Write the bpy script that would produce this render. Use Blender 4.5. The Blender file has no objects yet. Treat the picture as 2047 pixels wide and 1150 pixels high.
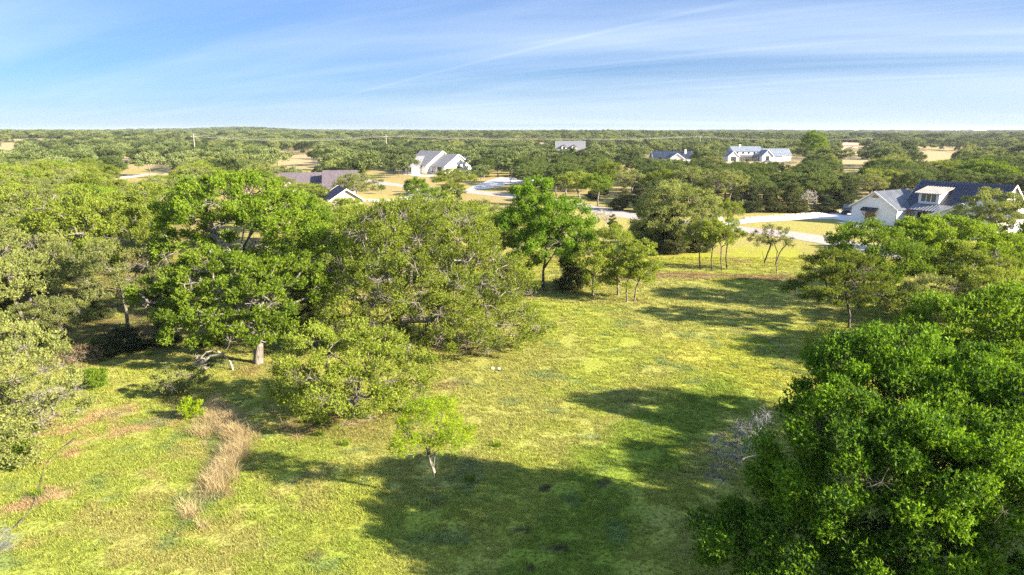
import bpy, math, random
import numpy as np
from math import radians as R, sin, cos, tan, pi
from mathutils import Vector, Matrix

# ------------------------------------------------------------ camera
SC = bpy.context.scene
COL = SC.collection
H = 15.0; F = 1364.0; CX, CY = 1023.5, 575.0; PITCH = R(12.9)
cd = bpy.data.cameras.new('camera'); cam = bpy.data.objects.new('camera', cd); COL.objects.link(cam)
cam.location = (0, 0, H); cam.rotation_euler = (pi/2 - PITCH, 0, 0)
cd.sensor_width = 36.0; cd.lens = 36.0*F/2047.0; cd.clip_start = 0.3; cd.clip_end = 30000
SC.camera = cam

# ------------------------------------------------------------ sun, sky, exposure
SUN_EL, SUN_AZ = R(24), R(112)          # azimuth clockwise from +Y
sd = Vector((sin(SUN_AZ)*cos(SUN_EL), cos(SUN_AZ)*cos(SUN_EL), sin(SUN_EL)))
sl = bpy.data.lights.new('sun', 'SUN'); sl.energy = 5.0; sl.angle = R(0.53); sl.color = (1.0, 0.87, 0.68)
so = bpy.data.objects.new('sun', sl); COL.objects.link(so); so.location = sd*60
so.rotation_euler = sd.to_track_quat('Z', 'Y').to_euler()
SC.view_settings.view_transform = 'Standard'; SC.view_settings.look = 'None'
SC.view_settings.exposure = 2.22; SC.view_settings.gamma = 1.0; SC.view_settings.use_curve_mapping = False
SC.render.engine = 'CYCLES'
SC.cycles.use_denoising = False
SC.cycles.max_bounces = 7; SC.cycles.diffuse_bounces = 3; SC.cycles.transmission_bounces = 4
SC.cycles.glossy_bounces = 2; SC.cycles.volume_bounces = 0; SC.cycles.transparent_max_bounces = 6
SC.cycles.use_adaptive_sampling = True; SC.cycles.adaptive_threshold = 0.01

def nd(nt, typ, **kw):
    n = nt.nodes.new(typ)
    for k, v in kw.items(): setattr(n, k, v)
    return n
def mth(nt, op, a, b=None, c=None, clamp=False):
    n = nd(nt, 'ShaderNodeMath', operation=op, use_clamp=clamp)
    for i, v in enumerate((a, b, c)):
        if v is None: continue
        if isinstance(v, (int, float)): n.inputs[i].default_value = v
        else: nt.links.new(v, n.inputs[i])
    return n.outputs[0]
def mixc(nt, f, a, b, mode='MIX'):
    n = nd(nt, 'ShaderNodeMix', data_type='RGBA', blend_type=mode)
    for s, v in ((n.inputs[0], f), (n.inputs[6], a), (n.inputs[7], b)):
        if isinstance(v, (int, float)): s.default_value = v
        elif isinstance(v, tuple): s.default_value = (*v[:3], 1)
        else: nt.links.new(v, s)
    return n.outputs[2]
def sst(nt, v, lo, hi):
    n = nd(nt, 'ShaderNodeMapRange', interpolation_type='SMOOTHSTEP')
    nt.links.new(v, n.inputs[0]); n.inputs[1].default_value = lo; n.inputs[2].default_value = hi
    return n.outputs[0]

world = bpy.data.worlds.new('World'); SC.world = world; world.use_nodes = True
nt = world.node_tree; nt.nodes.clear()
bg = nd(nt, 'ShaderNodeBackground'); out = nd(nt, 'ShaderNodeOutputWorld'); nt.links.new(bg.outputs[0], out.inputs[0])
sky = nd(nt, 'ShaderNodeTexSky', sky_type='NISHITA'); sky.sun_disc = False
sky.sun_elevation = SUN_EL; sky.sun_rotation = SUN_AZ; sky.altitude = 300; sky.air_density = 1.0; sky.dust_density = 0.4; sky.ozone_density = 2.5
tc = nd(nt, 'ShaderNodeTexCoord'); sp = nd(nt, 'ShaderNodeSeparateXYZ'); nt.links.new(tc.outputs['Generated'], sp.inputs[0])
z = mth(nt, 'MAXIMUM', sp.outputs[2], 0.0)
zc = mth(nt, 'ADD', z, 0.10)
u = mth(nt, 'DIVIDE', sp.outputs[0], zc); v = mth(nt, 'DIVIDE', sp.outputs[1], zc)
# sky tint by height: dimmed low down, boosted overhead as added fill for shade
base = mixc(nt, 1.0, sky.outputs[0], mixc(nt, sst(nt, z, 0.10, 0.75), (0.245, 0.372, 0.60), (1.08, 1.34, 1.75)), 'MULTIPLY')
def cloud(rot, sx, sy, scale, seed, lo, hi, detail=5, dist=0.4):
    cb = nd(nt, 'ShaderNodeCombineXYZ'); cb.inputs[2].default_value = seed; mp = cb
    lin = lambda a, b: mth(nt, 'ADD', mth(nt, 'MULTIPLY', u, a), mth(nt, 'MULTIPLY', v, b))
    nt.links.new(lin(cos(rot)*sx, sin(rot)*sx), cb.inputs[0]); nt.links.new(lin(-sin(rot)*sy, cos(rot)*sy), cb.inputs[1])
    n = nd(nt, 'ShaderNodeTexNoise'); nt.links.new(mp.outputs[0], n.inputs['Vector'])
    n.inputs['Scale'].default_value = scale; n.inputs['Detail'].default_value = detail; n.inputs['Roughness'].default_value = 0.55; n.inputs['Distortion'].default_value = dist
    return sst(nt, n.outputs[0], lo, hi)
c1 = cloud(R(-22), 0.22, 0.8, 0.62, 3.1, 0.34, 0.80, 5, .7)
c2 = cloud(R(-30), 0.16, 1.1, 1.5, 8.4, 0.40, 0.86, 7, .8)
c3 = cloud(R(-12), 0.24, 0.7, 0.40, 5.5, 0.32, 0.76, 4, 0.8)
side = sst(nt, sp.outputs[0], -0.75, 0.75)
cl = mth(nt, 'MULTIPLY', mth(nt, 'ADD', mth(nt, 'MULTIPLY', c1, 0.85), mth(nt, 'ADD', mth(nt, 'MULTIPLY', c2, 0.45), mth(nt, 'MULTIPLY', c3, 0.70))), mth(nt, 'ADD', mth(nt, 'MULTIPLY', side, 0.45), 0.40), clamp=True)
# bank of thin cloud low in the sky, thicker towards the sun's side
low = mth(nt, 'SUBTRACT', 1.0, sst(nt, mth(nt, 'ADD', mth(nt, 'SUBTRACT', z, mth(nt, 'MULTIPLY', side, 0.05)), mth(nt, 'MULTIPLY', mth(nt, 'SUBTRACT', c2, .5), .03)), -.005, 0.035))
low = mth(nt, 'MULTIPLY', low, mth(nt, 'ADD', 0.30, mth(nt, 'ADD', mth(nt, 'MULTIPLY', c3, 0.45), mth(nt, 'MULTIPLY', side, .35))), clamp=True)
# contrail: a thin straight streak on the cloud plane
ang = R(47.0)
def dot2(ax, ay, off): return mth(nt, 'ADD', mth(nt, 'ADD', mth(nt, 'MULTIPLY', u, ax), mth(nt, 'MULTIPLY', v, ay)), off)
def cpt(px, py):
    a, b = (px-CX)/F, (CY-py)/F; d = Vector((a, cos(PITCH)+b*sin(PITCH), -sin(PITCH)+b*cos(PITCH))).normalized(); return d.x/(max(d.z, 0)+.10), d.y/(max(d.z, 0)+.10)
CT0 = cpt(640, 206); CT1 = cpt(1440, 12)
tx, ty = CT1[0]-CT0[0], CT1[1]-CT0[1]; tl = math.hypot(tx, ty); tx /= tl; ty /= tl
dd = mth(nt, 'ABSOLUTE', dot2(-ty, tx, ty*CT0[0]-tx*CT0[1]))
trail = mth(nt, 'SUBTRACT', 1.0, sst(nt, dd, 0.004, 0.05))
al = dot2(tx, ty, -(tx*CT0[0]+ty*CT0[1]))
trail = mth(nt, 'MULTIPLY', trail, mth(nt, 'MULTIPLY', sst(nt, al, -0.3, 1.0), mth(nt, 'SUBTRACT', 1.0, sst(nt, al, tl*.75, tl*1.3))))
trail = mth(nt, 'MULTIPLY', trail, 0.24)
allc = mth(nt, 'ADD', mth(nt, 'MAXIMUM', cl, low), mth(nt, 'MULTIPLY', trail, .5), clamp=True)
CLOUD = (3.2, 3.85, 4.75)
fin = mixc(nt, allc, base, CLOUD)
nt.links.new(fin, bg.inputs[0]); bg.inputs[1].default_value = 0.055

# ------------------------------------------------------------ layout helpers (ground points of the place, metres)
def YG(py): return H/tan(PITCH + math.atan((py-CY)/F))
def XP(px, Y, z): return (px-CX)/F*(Y*cos(PITCH)+(H-z)*sin(PITCH))
def at(px, py): Y = YG(py); return (XP(px, Y, 0), Y)
def up(px, py, Y): z = H - Y*tan(PITCH+math.atan((py-CY)/F)); return (XP(px, Y, z), Y, z)
def proj(x, y, z):
    d = y*cos(PITCH)+(H-z)*sin(PITCH); uu = y*sin(PITCH)-(H-z)*cos(PITCH)
    return CX+F*x/d, CY-F*uu/d, d

rs = np.random.RandomState(5)
_lat = rs.rand(16, 256, 256)
def vnoise(x, y, s, k=0):
    x = np.asarray(x, float)/s + 37.3*k; y = np.asarray(y, float)/s + 11.7*k
    xi = np.floor(x).astype(int); yi = np.floor(y).astype(int); fx = x-xi; fy = y-yi
    fx = fx*fx*(3-2*fx); fy = fy*fy*(3-2*fy); L = _lat[k % 16]
    g = lambda a, b: L[a % 256, b % 256]
    return (g(xi, yi)*(1-fx)+g(xi+1, yi)*fx)*(1-fy)+(g(xi, yi+1)*(1-fx)+g(xi+1, yi+1)*fx)*fy
def fbm(x, y, s, k=0, o=3): return sum(vnoise(x, y, s/2**i, k+i)*0.5**i for i in range(o))/sum(0.5**i for i in range(o))
def sm(x, a, b): t = np.clip((x-a)/(b-a), 0, 1); return t*t*(3-2*t)
def terrain(x, y):
    x = np.asarray(x, float); y = np.asarray(y, float); r = np.hypot(x, y)
    h = sm(r, 500, 1100)*((vnoise(x, y, 300, 2)-0.35)*8+2.5)
    a = x/np.maximum(y, 1)
    h = h + sm(r, 1200, 2000)*9*np.exp(-((a+0.37)/0.07)**2)*(y > 0)
    h = h + sm(r, 1700, 2600)*(9*vnoise(x, y, 520, 4)+5*vnoise(x, y, 210, 5)-4)
    n = sm(-r, -90, -60)
    h = h + n*((fbm(x, y, 1.2, 6, 2)-0.5)*0.07)
    return h

# ------------------------------------------------------------ mesh helpers
def mesh_np(name, V, faces, k, mat, tint=None, smooth=False):
    """V (n,3); faces (m,k) index array."""
    me = bpy.data.meshes.new(name)
    V = np.ascontiguousarray(V, dtype=np.float32); faces = np.ascontiguousarray(faces, dtype=np.int32)
    me.vertices.add(len(V)); me.vertices.foreach_set('co', V.ravel())
    m = len(faces); me.loops.add(m*k); me.loops.foreach_set('vertex_index', faces.ravel())
    me.polygons.add(m); me.polygons.foreach_set('loop_start', np.arange(0, m*k, k, dtype=np.int32))
    if smooth: me.polygons.foreach_set('use_smooth', np.ones(m, dtype=bool))
    me.update(calc_edges=True)
    if tint is not None:
        a = me.attributes.new('tint', 'FLOAT', 'FACE'); a.data.foreach_set('value', np.ascontiguousarray(tint, dtype=np.float32))
    if mat: me.materials.append(mat)
    return me
def link(name, me, parent=None, loc=None, rot=None):
    o = bpy.data.objects.new(name, me); COL.objects.link(o)
    if parent: o.parent = parent
    if loc is not None: o.location = loc
    if rot is not None: o.rotation_euler = rot
    return o
def tag(o, label=None, cat=None, group=None, kind=None):
    if label: o['label'] = label
    if cat: o['category'] = cat
    if group: o['group'] = group
    if kind: o['kind'] = kind
    return o
class MB:
    def __init__(s): s.v = []; s.f = []
    def poly(s, pts): n = len(s.v); s.v += [tuple(p) for p in pts]; s.f.append(tuple(range(n, n+len(pts))))
    def box(s, x0, y0, z0, x1, y1, z1, M=None):
        n = len(s.v); P = [Vector((x, y, z)) for z in (z0, z1) for x, y in ((x0, y0), (x1, y0), (x1, y1), (x0, y1))]
        if M: P = [M @ p for p in P]
        s.v += [tuple(p) for p in P]
        s.f += [tuple(n+i for i in q) for q in ((0, 3, 2, 1), (4, 5, 6, 7), (0, 1, 5, 4), (1, 2, 6, 5), (2, 3, 7, 6), (3, 0, 4, 7))]
    def prism(s, pts, off):
        """closed solid: polygon pts extruded by vector off"""
        n = len(s.v); k = len(pts); o = Vector(off)
        s.v += [tuple(p) for p in pts] + [tuple(Vector(p)+o) for p in pts]
        s.f.append(tuple(range(n, n+k))[::-1]); s.f.append(tuple(range(n+k, n+2*k)))
        for i in range(k): j = (i+1) % k; s.f.append((n+i, n+j, n+k+j, n+k+i))
    def tube(s, pts, r, k=8, r2=None):
        pts = [Vector(p) for p in pts]; n0 = len(s.v)
        for i, p in enumerate(pts):
            d = (pts[min(i+1, len(pts)-1)]-pts[max(i-1, 0)]).normalized()
            a = d.cross(Vector((0, 0, 1)) if abs(d.z) < .9 else Vector((1, 0, 0))).normalized(); b = d.cross(a)
            rr = r if r2 is None else r+(r2-r)*i/(len(pts)-1)
            for q in range(k): t = 2*pi*q/k; s.v.append(tuple(p+a*rr*cos(t)+b*rr*sin(t)))
        for i in range(len(pts)-1):
            for q in range(k): q2 = (q+1) % k; s.f.append((n0+i*k+q, n0+i*k+q2, n0+(i+1)*k+q2, n0+(i+1)*k+q))
        s.f.append(tuple(n0+q for q in range(k))[::-1]); s.f.append(tuple(n0+(len(pts)-1)*k+q for q in range(k)))
    def mesh(s, name, mat):
        me = bpy.data.meshes.new(name); me.from_pydata(s.v, [], s.f); me.update(); me.materials.append(mat); return me
    def build(s, name, mat, parent=None, loc=None, rot=None): return link(name, s.mesh(name, mat), parent, loc, rot)

# ------------------------------------------------------------ materials
def mat_new(name):
    m = bpy.data.materials.new(name); m.use_nodes = True; nt = m.node_tree; nt.nodes.clear()
    o = nd(nt, 'ShaderNodeOutputMaterial'); return m, nt, o
def leaf_mat(name, dark, light, trans=0.32, rough=0.6, var=0.35, hue_to=None):
    m, nt, o = mat_new(name)
    at_ = nd(nt, 'ShaderNodeAttribute', attribute_name='tint'); oi = nd(nt, 'ShaderNodeObjectInfo')
    c = mixc(nt, at_.outputs['Fac'], dark, light)
    f = mth(nt, 'ADD', 1-var/2, mth(nt, 'MULTIPLY', oi.outputs['Random'], var))
    if hue_to: c = mixc(nt, mth(nt, 'MULTIPLY', oi.outputs['Random'], 0.55), c, hue_to)
    cc = nd(nt, 'ShaderNodeCombineColor')
    for i in range(3): nt.links.new(f, cc.inputs[i])
    c = mixc(nt, 1.0, c, cc.outputs[0], 'MULTIPLY')
    p = nd(nt, 'ShaderNodeBsdfPrincipled'); nt.links.new(c, p.inputs['Base Color']); p.inputs['Roughness'].default_value = rough
    p.inputs['Specular IOR Level'].default_value = 0.18
    t = nd(nt, 'ShaderNodeBsdfTranslucent'); nt.links.new(mixc(nt, 1.0, c, (1.25, 1.15, 0.55), 'MULTIPLY'), t.inputs[0])
    mx = nd(nt, 'ShaderNodeMixShader'); mx.inputs[0].default_value = trans
    nt.links.new(p.outputs[0], mx.inputs[1]); nt.links.new(t.outputs[0], mx.inputs[2]); nt.links.new(mx.outputs[0], o.inputs[0])
    return m
M = {}
M['live'] = leaf_mat('live_oak_leaf', (0.09, 0.13, 0.012), (0.28, 0.36, 0.035), 0.38, hue_to=(0.23, 0.27, 0.05))
M['dusk'] = leaf_mat('deep_live_oak_leaf', (0.045, 0.08, 0.016), (0.15, 0.205, 0.04), 0.28, hue_to=(0.13, 0.17, 0.05))
M['pale'] = leaf_mat('pale_oak_leaf', (0.13, 0.165, 0.04), (0.31, 0.34, 0.10), 0.32)
M['bright'] = leaf_mat('bright_oak_leaf', (0.06, 0.125, 0.012), (0.21, 0.30, 0.022), 0.44)
M['elm'] = leaf_mat('elm_leaf', (0.08, 0.17, 0.012), (0.20, 0.33, 0.024), 0.48)
M['mesq'] = leaf_mat('mesquite_leaf', (0.19, 0.30, 0.010), (0.38, 0.49, 0.018), 0.48)
M['juni'] = leaf_mat('juniper_leaf', (0.035, 0.055, 0.016), (0.085, 0.11, 0.032), 0.16, hue_to=(0.10, 0.10, 0.025))
M['deep'] = leaf_mat('deep_oak_leaf', (0.016, 0.060, 0.006), (0.20, 0.35, 0.018), 0.42, rough=0.6)
M['far'] = leaf_mat('far_oak_leaf', (0.035, 0.07, 0.02), (0.15, 0.20, 0.05), 0.22, var=0.9, hue_to=(0.17, 0.19, 0.075))

def noise_mat(name, c1, c2, scale, rough=0.8, bump=0.3, detail=5, metallic=0.0, spec=0.4, coord='Object', stretch=(1, 1, 1), lo=.35, hi=.65):
    m, nt, o = mat_new(name); tc = nd(nt, 'ShaderNodeTexCoord'); mp = nd(nt, 'ShaderNodeMapping'); mp.inputs['Scale'].default_value = stretch
    nt.links.new(tc.outputs[coord], mp.inputs[0])
    n = nd(nt, 'ShaderNodeTexNoise'); nt.links.new(mp.outputs[0], n.inputs['Vector']); n.inputs['Scale'].default_value = scale; n.inputs['Detail'].default_value = detail
    c = mixc(nt, sst(nt, n.outputs[0], lo, hi), c1, c2)
    p = nd(nt, 'ShaderNodeBsdfPrincipled'); nt.links.new(c, p.inputs['Base Color']); p.inputs['Roughness'].default_value = rough
    p.inputs['Metallic'].default_value = metallic; p.inputs['Specular IOR Level'].default_value = spec
    if bump:
        b = nd(nt, 'ShaderNodeBump'); b.inputs['Strength'].default_value = bump; b.inputs['Distance'].default_value = 0.05
        nt.links.new(n.outputs[0], b.inputs['Height']); nt.links.new(b.outputs[0], p.inputs['Normal'])
    nt.links.new(p.outputs[0], o.inputs[0]); return m
M['bark'] = noise_mat('oak_bark', (0.08, 0.07, 0.055), (0.225, 0.205, 0.17), 4.0, 0.9, 0.8, stretch=(2, 2, .6))
M['barkdark'] = noise_mat('dark_bark', (0.035, 0.028, 0.022), (0.13, 0.11, 0.09), 5.0, 0.9, 0.8, stretch=(2, 2, .6))
M['dead'] = noise_mat('dead_wood', (0.22, 0.20, 0.175), (0.42, 0.39, 0.35), 5.0, 0.9, 0.5)
M['greywood'] = noise_mat('grey_wood', (.12, .13, .14), (.24, .25, .265), 5.0, .9, .5)
M['drygrass'] = leaf_mat('dry_grass_blade', (0.29, 0.23, 0.11), (0.50, 0.41, 0.23), 0.35)
M['brush'] = leaf_mat('dry_brush', (0.14, 0.09, 0.05), (0.28, 0.20, 0.12), 0.2)

# ------------------------------------------------------------ tree generator
def norm(a): return a/np.maximum(np.linalg.norm(a, axis=-1, keepdims=True), 1e-9)
def sample_clumps(rng, lobes, spacing, lower=-0.45, inner=0.62, dens=1.0):
    L = np.array(lobes, float); out = []
    vol = L[:, 3]*L[:, 4]*L[:, 5]
    for i, l in enumerate(L):
        area = 4*pi*((((l[3]*l[4])**1.6+(l[3]*l[5])**1.6+(l[4]*l[5])**1.6)/3)**(1/1.6))
        n = int(area/spacing**2*3.2*dens)+8
        d = norm(rng.randn(n, 3)); d = d[d[:, 2] > lower]
        r = inner+(1.0-inner)*rng.rand(len(d), 1)**0.6
        out.append(l[:3]+d*r*l[3:6])
    P = np.concatenate(out); rng.shuffle(P)
    # drop the points deep inside another lobe, thin out by spacing
    for l in L:
        q = np.linalg.norm((P-l[:3])/l[3:6], axis=1); P = P[q > inner*0.92]
    keep = []
    cell = {}
    for p in P:
        c = tuple(np.floor(p/spacing).astype(int)); ok = True
        for dx in (-1, 0, 1):
            for dy in (-1, 0, 1):
                for dz in (-1, 0, 1):
                    for q in cell.get((c[0]+dx, c[1]+dy, c[2]+dz), ()):
                        if (p[0]-q[0])**2+(p[1]-q[1])**2+(p[2]-q[2])**2 < spacing*spacing: ok = False; break
                    if not ok: break
                if not ok: break
            if not ok: break
        if ok: cell.setdefault(c, []).append(p); keep.append(p)
    return np.array(keep)
def skeleton(rng, clumps, trunks, step, gnarl, bf):
    N = [[], [], []]  # pos, parent, pathlen
    for tr in trunks:
        prev = -1
        for p in tr:
            p = np.array(p, float); N[0].append(p); N[1].append(prev)
            N[2].append(0 if prev < 0 else N[2][prev]+np.linalg.norm(p-N[0][prev])*0.35); prev = len(N[0])-1
    start = [len(t) for t in trunks]
    cap = 40000; pos = np.zeros((cap, 3)); par = np.zeros(cap, int); pl = np.zeros(cap)
    n = len(N[0]); pos[:n] = N[0]; par[:n] = N[1]; pl[:n] = N[2]
    low = np.zeros(cap, bool); k = 0
    for t in trunks: low[k:k+max(1, int(len(t)*0.6))] = True; k += len(t)
    top = np.array([t[-1] for t in trunks]).mean(0)
    order = np.argsort(np.linalg.norm(clumps-top, axis=1)); tips = []
    for i in order:
        t = clumps[i]; d = np.linalg.norm(pos[:n]-t, axis=1)
        cost = d+bf*pl[:n]+low[:n]*3.0+np.maximum(pos[:n, 2]-t[2], 0)*0.5
        j = int(np.argmin(cost)); a = pos[j]; L = d[j]; m = max(1, int(math.ceil(L/step)))
        ax = norm(np.array([[rng.randn(), rng.randn(), rng.randn()*.6]]))[0]; ph = rng.rand()*6.28
        pr = j
        for q in range(1, m+1):
            f = q/m; w = gnarl*L*0.16*sin(pi*f)
            p = a*(1-f)+t*f+ax*w*sin(f*5+ph)+rng.randn(3)*gnarl*step*0.16*(1 if q < m else 0); p[2] += gnarl*0.10*L*sin(pi*f)
            pos[n] = p; par[n] = pr; pl[n] = pl[pr]+np.linalg.norm(p-pos[pr]); pr = n; n += 1
        tips.append(n-1)
        if n > cap-60: break
    pos, par = pos[:n], par[:n]; cnt = np.zeros(n); cnt[tips] = 1
    for i in range(n-1, -1, -1):
        if par[i] >= 0: cnt[par[i]] += cnt[i]
    return pos, par, np.maximum(cnt, 1), tips
def tubes(pos, par, rad, k=5, rmin_k=0.04):
    """segments as prisms, every ring turned with the limb"""
    idx = np.where(par >= 0)[0]; p = par[idx]
    d = norm(pos[idx]-pos[p]); nd_ = np.tile(np.array([[0, 0, 1.0]]), (len(pos), 1)); nd_[idx] = d
    ds = nd_[p].copy(); bad = (ds*d).sum(1) < 0.6; ds[bad] = d[bad]
    ds = norm(ds+d)
    r1 = rad[idx]; r0 = np.minimum(rad[p], r1*1.5)
    Vs, Fs, off = [], [], 0
    for kk, sel in ((max(k, 7), r1 > 0.12), (k, (r1 <= 0.12) & (r1 > rmin_k)), (3, r1 <= rmin_k)):
        if not sel.any(): continue
        def ring(c, dirn, r):
            h = np.where(np.abs(dirn[:, 2:3]) < .9, np.array([[0, 0, 1.0]]), np.array([[1.0, 0, 0]]))
            a = norm(np.cross(dirn, h)); b = np.cross(dirn, a); t = np.arange(kk)*2*pi/kk
            return c[:, None]+r[:, None, None]*(a[:, None]*np.cos(t)[None, :, None]+b[:, None]*np.sin(t)[None, :, None])
        A = ring(pos[p][sel], ds[sel], r0[sel]); B = ring(pos[idx][sel]+d[sel]*r1[sel][:, None]*0.3, d[sel], r1[sel])
        V = np.concatenate([A, B], 1).reshape(-1, 3); m = sel.sum(); q = np.arange(kk); q2 = (q+1) % kk
        f = np.stack([q, q2, kk+q2, kk+q], 1)
        Fq = (np.arange(m)*2*kk)[:, None, None]+f[None]
        Vs.append(V); Fs.append(Fq.reshape(-1, 4)+off); off += len(V)
    return np.concatenate(Vs), np.concatenate(Fs)
BIG = False
def leaves(rng, C, clump_r, spr, lps, ll, lw, centre, squash=0.7, upb=0.5, tri=False, tb=0.5, shell=0.0):
    n = len(C)*spr; ci = np.repeat(np.arange(len(C)), spr)
    d = norm(rng.randn(n, 3)); r = (shell+(1-shell)*rng.rand(n, 1)**0.55)
    cr = (clump_r*(0.75+0.5*rng.rand(len(C))))[ci][:, None]
    S = C[ci]+d*r*cr*np.array([1, 1, squash])
    outw = norm(C[ci]-centre+d*0.8)
    ax = norm(outw*0.5+np.array([0, 0, upb])+rng.randn(n, 3)*0.45)
    m = n*lps; si = np.repeat(np.arange(n), lps); A = ax[si]
    ld = norm(A*0.75+rng.randn(m, 3)*0.62)
    b = S[si]+A*(rng.rand(m, 1)*ll*1.6)
    sz = (0.7+0.6*rng.rand(m, 1)); sd_ = norm(np.cross(ld, rng.randn(m, 3)))
    tip = b+ld*ll*sz; mid = b+ld*ll*sz*0.5; w = sd_*lw*0.5*sz
    if tri or True and ll < .2 and not BIG: V = np.stack([b-w*0.9, b+w*0.9, tip], 1); k = 3
    else: V = np.stack([b, mid+w, tip, mid-w], 1); k = 4
    tint = np.clip(tb+(rng.rand(len(C))-0.5)[ci][si]*0.5+rng.randn(m)*0.22+(rng.rand(n)-0.5)[si]*0.4, 0, 1)
    return V.reshape(-1, 3), np.arange(m*k).reshape(-1, k), k, tint, S
DENS, LSZ = 4.6, 0.93
def make_tree(seed, lobes, trunks, spacing=0.8, clump_r=0.6, spr=14, lps=5, ll=0.14, lw=0.06, leaf='live', bark='bark', step=0.5,
              gnarl=0.6, bf=0.25, r_tip=0.018, exp=2.4, twigs=4, squash=0.7, upb=0.5, tri=False, bare=0.0, lower=-0.45, inner=0.62, tb=0.5, maxr=None, dens=1.0):
    if leaf != 'brush' and lps > 1: spr = int(spr*DENS); ll *= LSZ; lw *= LSZ*1.1
    rng = np.random.RandomState(seed)
    C = sample_clumps(rng, lobes, spacing, lower, inner, dens)
    pos, par, cnt, tips = skeleton(rng, C, trunks, step, gnarl, bf)
    rad = r_tip*cnt**(1/exp)
    if maxr: rad = np.minimum(rad, maxr)
    root = par < 0; fl = rad.copy()
    for i in np.where(pos[:, 2] < 0.35)[0]: fl[i] = rad[i]*1.35
    V, Fq = tubes(pos, par, fl)
    lb = rng.rand(len(C)) >= bare
    cen = np.average(np.array(lobes)[:, :3], axis=0)-np.array([0, 0, 0.8])
    LV, LF, k, tint, S = leaves(rng, C[lb], clump_r, spr, lps, ll, lw, cen, squash, upb, tri, tb)
    if twigs:
        # fine twigs from the clump centre out to some sprigs
        cl = np.where(lb)[0]; n = len(cl)*spr; pick = rng.rand(n) < twigs/spr; Sx = S[pick]; Cx = np.repeat(C[cl], spr, 0)[pick]
        bi = np.where(~lb)[0]
        if len(bi):
            e = np.repeat(C[bi], twigs*3, 0); Sx = np.concatenate([Sx, e+norm(rng.randn(len(e), 3))*clump_r*(0.6+0.7*rng.rand(len(e), 1))]); Cx = np.concatenate([Cx, e])
        if len(Sx):
            mid = (Cx+Sx)/2+rng.randn(len(Sx), 3)*clump_r*0.13
            P2 = np.concatenate([Cx, mid, Sx]); q = len(Sx); pr2 = np.concatenate([-np.ones(q, int), np.arange(q), q+np.arange(q)])
            tv, tf = tubes(P2, pr2, np.concatenate([np.full(q, r_tip*.8), np.full(q, r_tip*.6), np.full(q, r_tip*.35)]), rmin_k=9)
            Fq = np.concatenate([Fq, tf+len(V)]); V = np.concatenate([V, tv])
    tm = mesh_np('trunk', V, Fq, 4, M[bark], smooth=True)
    cm = mesh_np('crown', LV, LF, k, M[leaf], tint)
    return tm, cm
def tri_count_unused(me): return sum(1 for _ in me.polygons)

def plant(name, pair, loc, rz=0.0, sc=(1, 1, 1), label=None, cat='tree', group=None):
    e = bpy.data.objects.new(name, None); COL.objects.link(e); e.location = loc; e.rotation_euler = (0, 0, rz); e.scale = sc
    e.empty_display_size = 0.5
    t = link('trunk', pair[0], e)
    if pair[1] is not None: link('crown', pair[1], e)
    return tag(e, label, cat, group)

# lobes given in the tree's own frame; helper turns sight points into them for a tree standing at (bx,by)
def lob(base, *L):
    o = []
    for px, py, dy, rw, rh in L:
        x, y, z = up(px, py, base[1]+dy); s = (y*cos(PITCH)+(H-z)*sin(PITCH))/F
        o.append((x-base[0], dy, z, rw*s, rw*s*0.9, rh*s))
    return o
def tpts(base, *L): return [tuple(np.array(up(px, py, base[1]+dy))-np.array([base[0], base[1], 0])) for px, py, dy in L]

# ------------------------------------------------------------ ground
def pld(x, y, pts):
    """distance of points to a polyline"""
    d = np.full(np.shape(x), 1e9)
    for (ax, ay), (bx, by) in zip(pts[:-1], pts[1:]):
        vx, vy = bx-ax, by-ay; t = np.clip(((x-ax)*vx+(y-ay)*vy)/(vx*vx+vy*vy), 0, 1)
        d = np.minimum(d, np.hypot(x-ax-t*vx, y-ay-t*vy))
    return d
def ell(x, y, px, py, rx, ry):
    cx, cy = at(px, py); return np.sqrt(((x-cx)/rx)**2+((y-cy)/ry)**2)
ATP = lambda *p: [at(*q) for q in p]
STRIP = ATP((1090, 1250), (1150, 1080), (1200, 960), (1330, 860), (1440, 790), (1490, 740), (1500, 690))
STRIP2 = ATP((640, 1140), (700, 1090), (900, 1010), (1010, 960))
LUSHEDGE = ATP((1420, 700), (1560, 760), (1640, 780))
RIDGE = ATP((425, 985), (447, 930), (480, 880), (455, 850), (430, 815))
DITCH = ATP((330, 1090), (415, 1000), (440, 905), (415, 850))
BERM = ATP((1230, 556), (1330, 550), (1450, 553), (1580, 556), (1680, 560))
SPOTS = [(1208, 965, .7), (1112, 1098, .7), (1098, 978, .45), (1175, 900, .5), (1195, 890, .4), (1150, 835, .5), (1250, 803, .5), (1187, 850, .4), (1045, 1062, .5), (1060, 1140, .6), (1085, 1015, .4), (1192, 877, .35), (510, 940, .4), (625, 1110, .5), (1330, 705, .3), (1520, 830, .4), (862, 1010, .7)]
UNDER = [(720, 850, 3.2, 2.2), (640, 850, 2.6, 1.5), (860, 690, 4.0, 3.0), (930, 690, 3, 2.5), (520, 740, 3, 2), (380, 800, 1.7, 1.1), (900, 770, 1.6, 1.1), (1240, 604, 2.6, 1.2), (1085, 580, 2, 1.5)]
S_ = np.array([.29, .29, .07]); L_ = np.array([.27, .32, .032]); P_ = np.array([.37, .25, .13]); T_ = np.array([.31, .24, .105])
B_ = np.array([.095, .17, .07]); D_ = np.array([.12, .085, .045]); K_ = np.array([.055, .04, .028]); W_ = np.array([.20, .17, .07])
G_ = np.array([.20, .27, .03])
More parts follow.
